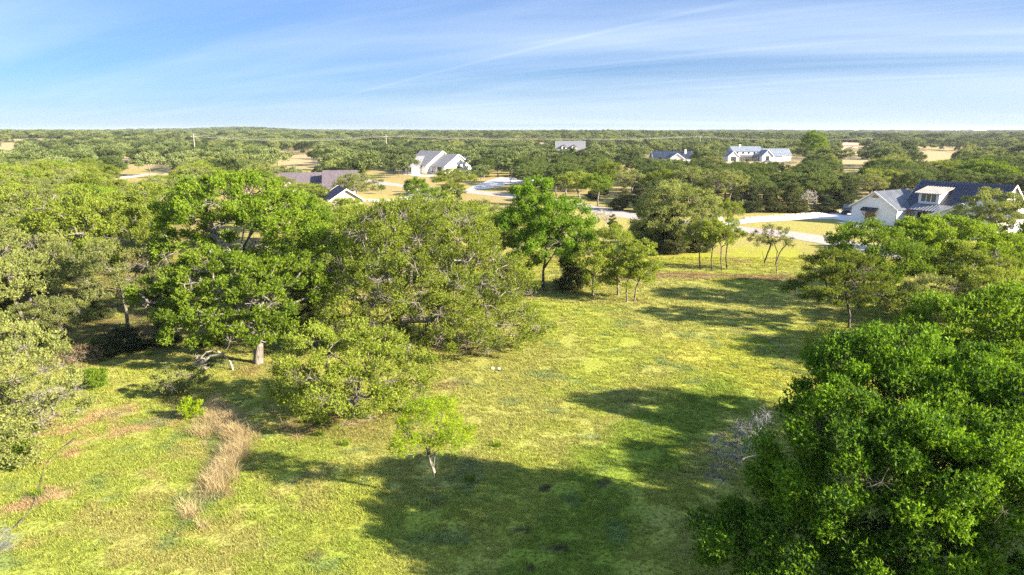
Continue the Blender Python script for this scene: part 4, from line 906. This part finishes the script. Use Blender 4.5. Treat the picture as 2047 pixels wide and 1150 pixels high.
# --- trees named one by one
NAMED = [
 ('live', 175, 572, 210, 372, 'wide live oak of the western wood with bare pale forked branches in its crown', None),
 ('pale', 45, 655, 170, 500, 'pale leafy oak before the western wood, at its meadow side', None),
 ('pale', 120, 640, 150, 480, 'grey-green oak with drooping twigs next to the clear-trunked one', None),
 ('pale', 110, 700, 140, 590, 'low spreading grey oak over the brown brush', None),
 ('juni', 40, 560, 90, 452, 'yellowish juniper glowing between the oaks of the western wood', None),
 ('juni', 150, 560, 60, 470, 'dark juniper beside the wide live oak', None),
 ('live', 300, 560, 120, 400, 'olive oak squeezed against the tallest bright oak', None),
 ('live', 640, 610, 130, 480, 'dusky oak in the gap between the bright post oaks and the great gnarled one', None),
 ('live', 700, 560, 150, 420, 'olive oak behind the great gnarled one, below the cream garage gable', None),
 ('live', 900, 530, 180, 388, 'round olive oak crowning the grove between gnarled oak and elm', None),
 ('live', 810, 540, 170, 400, 'sunny olive oak top in the middle of the grove', None),
 ('live', 990, 560, 130, 430, 'olive oak tucked beside the vivid elm', None),
 ('pale', 970, 500, 80, 395, 'greyish thin-leaved oak behind the vivid elm', None),
 ('juni', 1140, 575, 90, 500, 'dark juniper in the shade beneath the elm', None),
 ('juni', 1010, 590, 90, 510, 'dark juniper between the elm and the gnarled oak', None),
 ('bright', 870, 445, 90, 372, 'deep green oak in front of the curved drive', None),
 ('bright', 835, 420, 60, 352, 'small leafy oak by the bend of the curved drive', None),
 ('live', 905, 392, 92, 336, 'dark rounded oak in front of the stepped-gable house', None),
 ('live', 960, 372, 42, 330, 'slender pale-trunked oak at the corner of the stepped-gable house', None),
 ('live', 1020, 366, 56, 310, 'lone forked oak beside the pale drive and the parked pickup', None),
 ('pale', 716, 411, 96, 344, 'fluffy pale oak between shingle roof and dry lawn', None),
 ('bright', 763, 388, 20, 368, 'tiny bright sapling on the lawn inside the curved drive', None),
 ('bright', 662, 348, 40, 314, 'small vivid round tree behind the long shingle roof', None),
 ('pale', 722, 354, 62, 306, 'pale broad oak on the dry lawn, west of a row of three', None),
 ('live', 770, 358, 42, 318, 'oak in the middle of the dry lawn row', None),
 ('live', 797, 356, 40, 316, 'oak on the dry lawn closest to the porch of the stepped-gable house', None),
 ('live', 818, 352, 44, 308, 'pale oak shading the porch of the stepped-gable house', None),
 ('live', 632, 332, 38, 300, 'dark round oak on the shaded green lawn', None),
 ('live', 555, 345, 60, 296, 'tall gnarly oak at the west end of the shaded lawn', None),
 ('live', 300, 352, 58, 304, 'dark spreading oak beside the pale lane', None),
 ('live', 1155, 405, 90, 340, 'oak with a dark trunk leaning over the dry lawn by the road', None),
 ('bright', 1195, 412, 80, 345, 'leafy green oak beside the leaning one', None),
 ('juni', 1245, 420, 60, 370, 'dark juniper at the roadside below the silvery oaks', None),
 ('juni', 1280, 424, 70, 372, 'bushy juniper touching the road', None),
 ('pale', 1262, 398, 70, 338, 'silvery green oak behind the roadside junipers', None),
 ('live', 1215, 385, 66, 318, 'dark oak on the slope above the silvery one', None),
 ('live', 1320, 405, 80, 335, 'broad oak above the thicket by the road', None),
 ('juni', 1312, 500, 90, 420, 'dark juniper at the meadow side of the thicket', None),
 ('juni', 1392, 505, 80, 425, 'dark juniper behind the first slim tree', None),
 ('juni', 1350, 508, 90, 440, 'low dark juniper in the middle of the thicket', None),
 ('live', 694, 470, 100, 391, 'olive oak hiding the foot of the cream garage', None),
 ('pale', 60, 605, 150, 455, 'pale oak two crowns behind the meadow side of the western wood', None),
 ('live', 195, 600, 130, 470, 'olive oak standing over the clear-trunked oak', None),
 ('juni', 330, 610, 70, 540, 'dark juniper under the limbs of the front post oak', None),
 ('juni', 600, 640, 80, 560, 'dark juniper between post oaks and the great gnarled oak', None),
 ('juni', 1330, 495, 90, 400, 'juniper rising through the middle of the thicket, under the grey-topped oak', None),
 ('juni', 1285, 490, 70, 430, 'juniper at the road end of the thicket', None),
 ('juni', 1420, 490, 60, 420, 'juniper at the driveway end of the thicket', None),
 ('live', 1455, 465, 60, 395, 'thin olive oak behind the mailbox pillar', None),
 ('juni', 1500, 424, 62, 368, 'juniper at the head of the long driveway', None),
 ('juni', 1540, 424, 60, 372, 'juniper against the driveway, next to the bare grey bush', None),
 ('juni', 1582, 424, 66, 362, 'tall juniper in the dark hedge behind the driveway', None),
 ('dead', 1614, 424, 40, 376, 'bare greyish purple bush in the dark hedge behind the driveway', None),
 ('juni', 1652, 424, 66, 390, 'round clipped-looking juniper bush by the farmhouse drive', None),
 ('juni', 1690, 412, 66, 360, 'juniper directly behind the black car', None),
 ('live', 1760, 395, 90, 335, 'oak rising behind the garage wing of the dark-roofed farmhouse', None),
 ('bright', 1960, 388, 130, 318, 'massive deep green oak behind the dark-roofed farmhouse', None),
 ('live', 1895, 375, 100, 318, 'dark oak behind the ridge of the dark roof', None),
 ('live', 600, 412, 110, 364, 'olive oak before the long shingle roof, its top just below the ridge', None),
 ('live', 660, 420, 90, 374, 'oak between the long shingle roof and the cream garage', None),
 ('pale', 560, 400, 70, 350, 'pale oak at the west gable of the long shingle roof', None),
 ('bright', 1620, 330, 60, 262, 'tall round deep green tree breaking the skyline', None),
 ('dead', 1205, 462, 50, 415, 'bare twiggy shrub on the near verge of the road', None),
 ('juni', 1225, 468, 40, 430, 'small dark shrub on the verge beside the bare one', None),
]
for k, px, bs, w, tp, lb, g in NAMED: put(k, px, bs, w, tp, lb, g, 'juniper' if k == 'juni' else ('dead tree' if k == 'dead' else 'tree'))
# --- the rest of the woods, by area
def zone(P, sp, kinds, hr, label, group, jit=.45, rr=(.56, .70)):
    pts = [at(*p) for p in P]; x0, x1 = min(p[0] for p in pts), max(p[0] for p in pts); y0, y1 = min(p[1] for p in pts), max(p[1] for p in pts)
    yy = y0
    while yy < y1:
        xx = x0
        while xx < x1:
            x = xx+rw.uniform(-jit, jit)*sp; y = yy+rw.uniform(-jit, jit)*sp
            if inpoly(x, y, pts):
                k = rw.choice(kinds); h = rw.uniform(*hr)*(1 if k != 'juni' else .72); r = h*rw.uniform(*rr)*(1 if k != 'juni' else .62)
                if free(x, y, h, r, sp*.75):
                    PLACED.append((y, k, x, y, h, r, label(k), group(k), 'juniper' if k == 'juni' else ('dead tree' if k == 'dead' else 'tree'))); taken.append((x, y, r*.6))
            xx += sp
        yy += sp
adj = {'live': 'olive live oak', 'dusk': 'deep green live oak', 'pale': 'greyish pale-leaved oak', 'bright': 'fresh green oak', 'juni': 'dark juniper', 'dead': 'bare grey tree'}
def zl(where): return (lambda k: f'{adj[k]} {where}', lambda k: f'{adj[k]}s {where}')
a_, g_ = zl('in the dense western wood behind the meadow')
zone([(-160, 700), (-160, 430), (330, 430), (340, 500), (300, 560), (150, 620), (60, 680)], 4.9, ['live']*7+['pale']*5+['juni']*3+['bright'], (5.6, 8.9), a_, g_)
a_, g_ = zl('in the wood between the grove and the pale lane')
zone([(-60, 430), (-60, 372), (300, 366), (560, 392), (650, 430), (560, 470), (330, 470)], 6.2, ['live']*6+['pale']*3+['bright']+['juni'], (6.0, 8.2), a_, g_)
a_, g_ = zl('in the grove behind the great gnarled oak')
zone([(560, 640), (540, 470), (700, 425), (1010, 440), (1060, 530), (960, 600), (900, 600)], 5.2, ['live']*5+['pale']*2+['juni'], (6.2, 8.2), a_, g_)
a_, g_ = zl('below the broad bright oak near the dark-roofed farmhouse')
zone([(1760, 620), (1760, 520), (2180, 500), (2180, 800), (1980, 780), (1850, 640)], 5.4, ['live']*3+['bright']*4, (4.5, 6.6), a_, g_)
a_, g_ = zl('between the road and the stepped-gable house lawn')
zone([(860, 445), (870, 400), (940, 394), (1130, 416), (1200, 432), (1150, 450)], 6.5, ['live']*3+['pale', 'bright'], (4.0, 6.0), a_, g_)
a_, g_ = zl('in the dark belt behind the road and driveway')
zone([(1160, 402), (1250, 345), (1500, 345), (2150, 352), (2150, 430), (1990, 400), (1780, 402), (1700, 416), (1500, 424), (1300, 420)], 5.6, ['dusk']*6+['pale']+['juni']*5, (5.6, 8.4), a_, g_)
a_, g_ = zl('about the pale lane and the shingle-roofed house')
zone([(-80, 372), (-80, 322), (520, 322), (700, 345), (560, 390), (300, 366)], 8.0, ['live']*4+['dusk']*3+['pale']*3, (6.0, 8.2), a_, g_)
a_, g_ = zl('beyond the stepped-gable house and its lawn')
zone([(700, 345), (600, 318), (1120, 318), (1250, 345), (1160, 400), (1030, 392), (960, 352)], 8.5, ['dusk']*5+['live']*2+['juni'], (6.2, 8.4), a_, g_)
for px, py, w, tp, k in ((95, 690, 90, 630, 'juni'), (250, 700, 110, 650, 'juni'), (330, 690, 90, 640, 'juni'), (20, 640, 90, 560, 'juni'), (180, 640, 80, 570, 'juni'), (560, 620, 90, 540, 'dusk'), (640, 700, 80, 620, 'dusk'), (430, 690, 70, 640, 'juni'), (750, 600, 90, 520, 'dusk'), (930, 610, 110, 540, 'dusk')):
    x, y = at(px, py); z_ = up(px, tp, y)[2]; d = proj(x, y, z_/2)[2]
    if k == 'juni': lb = {95: 'low dark juniper behind the brown tangled brush', 250: 'low wide juniper in the shade of the clear-trunked oak', 330: 'low wide juniper beside the russet dead bush', 20: 'dark juniper under the pale leafy oak', 180: 'dark juniper filling the gap beside the clear-trunked oak', 430: 'low dark juniper behind the bent dead limb'}[px]
    else: lb = {560: 'small deep green oak under the post oaks', 640: 'small deep green oak beside the low bushy live oak', 750: 'small deep green oak under the great gnarled oak', 930: 'small deep green oak behind the sweeping limb'}[px]
    PLACED.append((y, k, x, y, z_, w/2*d/F, lb, None, 'juniper' if k == 'juni' else 'tree'))
PLACED.sort(key=lambda t: t[0])
rv = random.Random(3)
NAME = {'live': 'live_oak', 'dusk': 'live_oak', 'pale': 'live_oak', 'bright': 'oak_tree', 'juni': 'juniper', 'dead': 'bare_tree'}
LIM = {'live_oak': 300, 'oak_tree': 200, 'juniper': 250, 'bare_tree': 50}; used = {k: 0 for k in LIM}
for t in PLACED:
    if t[8] is None: used[NAME[t[1]]] += 1
REST = []
MARKS = [('the wide western live oak', *at(175, 572)), ('the clear-trunked oak', *at(256, 657)), ('the tallest post oak', *at(510, 650)), ('the great gnarled oak', *at(800, 695)),
 ('the vivid elm', *at(1086, 577)), ('the cream garage', *at(690, 431)), ('the long shingle roof', *at(620, 400)), ('the purple-roofed shed', *at(470, 388)), ('the pale lane', *at(290, 349)), ('the stepped-gable house', *at(888, 349)),
 ('the curved drive', *at(800, 398)), ('the lone forked oak', *at(1020, 366)), ('the road bend', *at(1200, 420)), ('the thicket before the road', *at(1350, 500)), ('the mailbox pillar', *at(1435, 440)),
 ('the head of the long driveway', *at(1500, 430)), ('the bare bush in the dark hedge', *at(1614, 424)), ('the black car', *at(1694, 428)), ('the dark-roofed farmhouse', ax+10, ay+5), ('the broad bright oak', *at(1925, 597)), ('the flat-topped oak', *at(1697, 657)),
 ('the dark oak behind the ridge', *at(1895, 375)), ('the oak behind the garage wing', *at(1760, 395)), ('the silvery roadside oak', *at(1262, 398)), ('the broad oak above the thicket', *at(1320, 405)), ('the tall gnarly lawn oak', *at(555, 345)), ('the dark spreading oak', *at(300, 352)), ('the round olive oak of the grove', *at(900, 530)), ('the dark round lawn oak', *at(632, 332)), ('the tall round skyline oak', *at(1620, 330)), ('the faraway pink-roofed house', h8.location.x, 600), ('the utility pole by the stepped gables', pB[0], pB[1]),
 ('the navy-roofed house', h6.location.x+9, 325), ('the white farmhouse wings', h7.location.x+15, 355), ('the massive deep green oak', *at(1960, 388)), ('the western utility pole', pA[0], pA[1]), ('the yellowish juniper', *at(40, 560)), ('the drying lawn row of oaks', *at(780, 357))]
def where(x, y):
    n, mx_, my_ = min(MARKS, key=lambda q: (q[1]-x)**2+(q[2]-y)**2); dx, dy = x-mx_, y-my_; d = math.hypot(dx, dy)
    a = 'close to' if d < 7 else ('just' if d < 16 else ('some way' if d < 32 else 'far'))
    q = '' if d < 7 else (' behind' if dy > abs(dx) else (' in front of' if -dy > abs(dx) else (' east of' if dx > 0 else ' west of')))
    return f'{a}{q} {n}'
seen_lb = set(); LG = {}
for i, (dist, k, x, y, h, r, lb, g, cat) in enumerate(PLACED):
    nm = NAME[k]
    if g is not None:
        if used[nm] >= LIM[nm]: REST.append((dist, k, x, y, h, r)); continue
        used[nm] += 1
        size = ('tall', 'low', 'middling')[0 if h > (5.6 if k == 'juni' else 7.9) else (1 if h < (4.6 if k == 'juni' else 6.7) else 2)]
        lb = f'{size} {adj[k]} {where(x, y)}'
        if lb in seen_lb: lb2 = lb.replace(size, size+(' broad' if r/h > .63 else ' narrow'), 1); lb = lb2
        g = LG.setdefault(lb, g); seen_lb.add(lb)
    lib = (ST if dist < 190 or k in ('dead', 'pale', 'bright', 'dusk') else FS_)[k]; pair = lib[rv.randrange(len(lib))]
    ch, cr = (6.5, 2.7) if k == 'juni' else ((6.0, 2.6) if k == 'dead' else (8.0, 4.2))
    plant(nm, pair, (x, y, float(terrain(x, y))-.05), rv.uniform(0, 6.28), (r/cr, r/cr, h/ch), lb, cat, g)
# trees out of view on the sunward side: their shade lies across the meadow
for i, (x, y, h) in enumerate([(23.5, 14.5, 11), (27, 20.5, 10), (31, 27.5, 8.5), (20.5, 6.5, 10), (27, 11, 11.5), (30, 17, 11), (37, 40, 9.5), (46, 36, 10)]):
    plant('oak_tree', ST['bright'][i % 3], (x, y, 0), i*1.3, (h/8, h/8, h/8), 'leafy oak on the sunward side of the meadow, outside the picture', 'tree', 'oaks on the sunward side of the meadow')

# ------------------------------------------------------------ far woods: one mass out to the skyline
pool = bpy.data.collections.new('tree_stock')
for k in ('live', 'juni', 'pale'):
    for i, (tm, cm) in enumerate(FS_[k]):
        # trunk and crown in one mesh
        n1, n2 = len(tm.vertices), len(cm.vertices)
        v = np.empty((n1+n2)*3, np.float32); a1 = np.empty(n1*3, np.float32); a2 = np.empty(n2*3, np.float32); tm.vertices.foreach_get('co', a1); cm.vertices.foreach_get('co', a2)
        me = cm.copy()   # crowns only carry at this distance
        o = bpy.data.objects.new('far_tree_%02d' % len(pool.objects), me); pool.objects.link(o)
rg = np.random.RandomState(77)
pts, sc_, rot_, ix_ = [], [], [], []
bands = [(150, 340, 9.0), (340, 700, 9.5), (700, 1400, 12.5), (1400, 3600, 19.0)]
tk = np.array([(a, b_) for a, b_, _ in taken])
for y0, y1, sp in bands:
    gx = np.arange(-y1*.86, y1*.86, sp); gy = np.arange(y0, y1, sp); GX, GY = np.meshgrid(gx, gy)
    GX = (GX+rg.uniform(-.48, .48, GX.shape)*sp).ravel(); GY = (GY+rg.uniform(-.48, .48, GY.shape)*sp).ravel()
    ok = np.abs(GX) < GY*.84
    dn = fbm(GX, GY, 60, 9, 3); ok &= (dn > (.48 if y0 < 700 else .44)) | (GY > 1500)
    if y0 == 150: ok &= dn > .47
    for x, y, d in zip(GX[ok], GY[ok], dn[ok]):
        h = rg.uniform(4.6, 9.4)*(1 if y < 700 else (1.15 if y < 1400 else 1.2)); r = h*rg.uniform(.5, .66)*(1 if y < 700 else (1.3 if y < 1400 else 2.0))
        if y < 620:
            if y < 340 and np.min((tk[:, 0]-x)**2+(tk[:, 1]-y)**2) < 36: continue
            if not free_far(x, y, h, r) if 'free_far' in globals() else False: continue
            q = True
            for hs, u1, v1, u0, v0 in HOUSES:
                w_ = hs.matrix_basis.inverted() @ Vector((x, y, 0))
                if u0-4 < w_.x < u1+4 and v0-4 < w_.y < v1+4: q = False; break
            if not q: continue
            a, b_, dd_ = proj(x, y, h); b0 = proj(x, y, .8)[1]; wp = r*F/dd_*.9
            if any(y < D_w and a+wp > X0 and a-wp < X1 and b_ < Y1 and b0 > Y0 for X0, Y0, X1, Y1, D_w in WIN): continue
            if any(pld(np.array(x), np.array(y), P) < w+3 for P, w in ROADS if y < 340): continue
        pts.append((x, y, float(terrain(x, y))-.1)); sc_.append((r/4.4, r/4.4, h/8)); rot_.append(rg.uniform(0, 6.28)); q_ = rg.rand(); ix_.append(rg.randint(0, 5) if q_ < .74 else (rg.randint(5, 7) if q_ < .86 else rg.randint(7, 9)))
for t in REST: pts.append((t[2], t[3], float(terrain(t[2], t[3])))); sc_.append((t[5]/4.4, t[5]/4.4, t[4]/8)); rot_.append(rg.uniform(0, 6.28)); ix_.append(rg.randint(0, 5))
print('individual trees', len(PLACED), [sum(1 for t in PLACED if t[1]==k) for k in ('live','pale','bright','juni','dead')], 'far', len(pts))
def scatter(name, pts, sc, rot, ix, coll, extra=None, kind='stuff', **tagkw):
    me = bpy.data.meshes.new(name); n = len(pts); me.vertices.add(n); me.vertices.foreach_set('co', np.asarray(pts, np.float32).ravel())
    a = me.attributes.new('scl', 'FLOAT_VECTOR', 'POINT'); a.data.foreach_set('vector', np.asarray(sc, np.float32).ravel())
    r3 = np.zeros((n, 3), np.float32); r3[:, 2] = rot; a = me.attributes.new('rot', 'FLOAT_VECTOR', 'POINT'); a.data.foreach_set('vector', r3.ravel())
    a = me.attributes.new('pick', 'INT', 'POINT'); a.data.foreach_set('value', np.asarray(ix, np.int32))
    if extra is not None:
        a = me.attributes.new('cover', 'FLOAT_COLOR', 'POINT'); c4 = np.ones((n, 4), np.float32); c4[:, :3] = extra; a.data.foreach_set('color', c4.ravel())
    o = link(name, me); ng = bpy.data.node_groups.new(name+'_scatter', 'GeometryNodeTree')
    ng.interface.new_socket('Geometry', in_out='INPUT', socket_type='NodeSocketGeometry'); ng.interface.new_socket('Geometry', in_out='OUTPUT', socket_type='NodeSocketGeometry')
    gi = ng.nodes.new('NodeGroupInput'); go = ng.nodes.new('NodeGroupOutput'); ip = ng.nodes.new('GeometryNodeInstanceOnPoints'); ci = ng.nodes.new('GeometryNodeCollectionInfo')
    ci.inputs['Collection'].default_value = coll; ci.inputs['Separate Children'].default_value = True; ci.inputs['Reset Children'].default_value = True
    def na_(nm, dt): q = ng.nodes.new('GeometryNodeInputNamedAttribute'); q.data_type = dt; q.inputs['Name'].default_value = nm; return q.outputs['Attribute']
    l = ng.links.new; l(gi.outputs[0], ip.inputs['Points']); l(ci.outputs[0], ip.inputs['Instance']); ip.inputs['Pick Instance'].default_value = True
    l(na_('pick', 'INT'), ip.inputs['Instance Index']); l(na_('scl', 'FLOAT_VECTOR'), ip.inputs['Scale'])
    l(na_('rot', 'FLOAT_VECTOR'), ip.inputs['Rotation']); l(ip.outputs[0], go.inputs[0])
    md = o.modifiers.new('scatter', 'NODES'); md.node_group = ng; tag(o, kind=kind, **tagkw); return o
scatter('far_woods', pts, sc_, rot_, ix_, pool, label='rolling oak and juniper woods reaching to the skyline', cat='woods')

# ------------------------------------------------------------ grass
m, nt, o = mat_new('grass_blade'); M['grass'] = m
ia = nd(nt, 'ShaderNodeAttribute', attribute_name='cover', attribute_type='INSTANCER'); tt = nd(nt, 'ShaderNodeAttribute', attribute_name='tint')
f = mth(nt, 'ADD', .62, mth(nt, 'MULTIPLY', tt.outputs['Fac'], .85)); cc = nd(nt, 'ShaderNodeCombineColor'); [nt.links.new(f, cc.inputs[i]) for i in range(3)]
c = mixc(nt, 1.0, ia.outputs['Color'], cc.outputs[0], 'MULTIPLY')
p = nd(nt, 'ShaderNodeBsdfPrincipled'); nt.links.new(c, p.inputs['Base Color']); p.inputs['Roughness'].default_value = .7; p.inputs['Specular IOR Level'].default_value = .25
t = nd(nt, 'ShaderNodeBsdfTranslucent'); nt.links.new(c, t.inputs[0]); mx = nd(nt, 'ShaderNodeMixShader'); mx.inputs[0].default_value = .35
nt.links.new(p.outputs[0], mx.inputs[1]); nt.links.new(t.outputs[0], mx.inputs[2]); nt.links.new(mx.outputs[0], o.inputs[0])
def tuft(seed, n, rad, h, w, lean, mat, segs=2):
    r = np.random.RandomState(seed); V, Fq, T = [], [], []
    for i in range(n):
        a, q = r.rand()*6.28, rad*math.sqrt(r.rand()); b0 = np.array([q*cos(a), q*sin(a), -.01]); d = norm(np.array([[r.randn(), r.randn(), 0]]))[0]; hh_ = h*(.5+.8*r.rand()); l = lean*hh_*(.3+r.rand())
        s = np.array([-d[1], d[0], 0])*w*.5*(.7+.6*r.rand()); n0 = len(V); p1 = b0+np.array([d[0]*l*.35, d[1]*l*.35, hh_*.6]); p2 = b0+np.array([d[0]*l, d[1]*l, hh_])
        V += [b0-s, b0+s, p1+s*.7, p1-s*.7, p2+s*.15, p2-s*.15]; Fq += [(n0, n0+1, n0+2, n0+3), (n0+3, n0+2, n0+4, n0+5)]; t_ = r.rand(); T += [t_, min(1, t_+.2)]
    return mesh_np('grass_tuft', np.array(V), np.array(Fq), 4, mat, np.array(T))
gp = bpy.data.collections.new('grass_stock')
for i in range(4): gp.objects.link(bpy.data.objects.new('grass_tuft', tuft(500+i, 26, .17, (.045+.012*i), .016, 1.5, M['grass'])))
GP, GS, GR, GI = [], [], [], []
for y0, y1, dens, s in ((11, 24, 105, .75), (24, 36, 72, .85), (36, 55, 36, 1.1), (55, 82, 12, 1.6)):
    n = int((y1-y0)*1.66*(y0+y1)/2*dens); yy = rg.uniform(y0, y1, n); xx = rg.uniform(-1, 1, n)*yy*.83
    k = fbm(xx, yy, 1.0, 13, 2) > .33; xx, yy = xx[k], yy[k]; n = len(xx)
    GP.append(np.stack([xx, yy, terrain(xx, yy)], 1)); ss = s*rg.uniform(.6, 1.35, n); hv = ss*(.75+.7*fbm(xx, yy, 3, 5, 2)); GS.append(np.stack([ss, ss, hv], 1)); GR.append(rg.uniform(0, 6.28, n)); GI.append(rg.randint(0, 4, n))
GP = np.concatenate(GP); GS = np.concatenate(GS); GR = np.concatenate(GR); GI = np.concatenate(GI)
gcov = gcol(GP[:, 0], GP[:, 1]); gcov = np.clip(gcov*rg.uniform(.72, 1.26, (len(gcov), 1))*rg.uniform(.95, 1.05, gcov.shape), 0, 1)
print('grass tufts', len(GP)); scatter('meadow_grass', GP, GS, GR, GI, gp, gcov, label='short yellow-green meadow grass', cat='grass')
# dry grass ridge
dp = bpy.data.collections.new('dry_grass_stock')
for i in range(3): dp.objects.link(bpy.data.objects.new('dry_tuft', tuft(520+i, 60, .26, .42, .012, 1.6, M['drygrass'])))
DP = []
for (px, py, rx, n) in ((440, 845, 34, 34), (478, 872, 30, 44), (470, 905, 20, 30), (450, 935, 16, 22), (430, 970, 16, 20), (428, 822, 18, 18), (412, 870, 16, 14), (380, 1035, 24, 8), (600, 860, 40, 6)):
    for _ in range(n): DP.append(at(px+rw.gauss(0, rx*.5), py+rw.gauss(0, 9)))
DP = np.array([(x, y, 0) for x, y in DP]); n = len(DP); q = rg.uniform(.55, 1.15, n)
scatter('dry_grass', DP, np.stack([q, q, q], 1), rg.uniform(0, 6.28, n), rg.randint(0, 3, n), dp, label='ridge of tall straw-coloured dry grass in the meadow', cat='grass')
# weeds: small bright leafy tufts
WP = []
for px, py in ((575, 842), (607, 845), (636, 848), (595, 833), (205, 722), (940, 960), (995, 892), (690, 890), (300, 710), (640, 870), (75, 990)):
    WP.append((*at(px, py), 0))
wp_ = bpy.data.collections.new('weed_stock'); wp_.objects.link(bpy.data.objects.new('weed', tuft(540, 90, .22, .26, .03, 1.0, M['bright'])))
WP = np.array(WP); n = len(WP); scatter('weeds', WP, np.tile([[1.0, 1.0, 1.0]], (n, 1)), rg.uniform(0, 6, n), np.zeros(n), wp_, label='small vivid green weed tufts dotted in the meadow', cat='weeds')
# dark line in the western meadow
P_ = [(*q, .03) for q in smooth_line(ATP((152, 877), (112, 908), (90, 935), (82, 965), (74, 992), (60, 1022), (30, 1056)), 5)]
mb = MB(); mb.tube(P_, .032, 6); tag(mb.build('hose', M['barkdark']), 'long dark hose-like line curving through the western meadow grass', 'hose')
P_ = [(*q, .05) for q in smooth_line(ATP((225, 822), (208, 832), (198, 842)), 4)]
mb = MB(); mb.tube(P_, .03, 6); tag(mb.build('stick', M['barkdark']), 'short dark stick lying in the western meadow below the green shrub', 'stick')
def stone(px, py, r, mat, label, seed):
    x, y = at(px, py); q = random.Random(seed); bm_ = __import__('bmesh'); b_ = bm_.new(); bm_.ops.create_icosphere(b_, subdivisions=2, radius=r)
    for v in b_.verts: v.co *= q.uniform(.85, 1.15); v.co.z *= .7
    me = bpy.data.meshes.new('stone'); b_.to_mesh(me); me.materials.append(M[mat]); tag(link('stone', me, loc=(x, y, r*.45)), label, 'stone')
stone(984, 738, .12, 'stonew', 'small cream stone in the grass under the sweeping live oak limb', 1)
stone(997, 739, .11, 'trim', 'small white stone lying against a black one in the meadow', 2)
stone(999, 742, .10, 'black', 'small black stone against the white one in the meadow', 3)

# ------------------------------------------------------------ air
hb = MB(); hb.box(-4200, -70, -9, 4200, 4600, 33); m, nt, o = mat_new('haze'); pv = nd(nt, 'ShaderNodeVolumePrincipled')
pv.inputs['Color'].default_value = (.80, .88, 1, 1); pv.inputs['Density'].default_value = .00008; pv.inputs['Anisotropy'].default_value = .1; nt.links.new(pv.outputs[0], o.inputs['Volume'])
tag(hb.build('haze', m), kind='stuff')
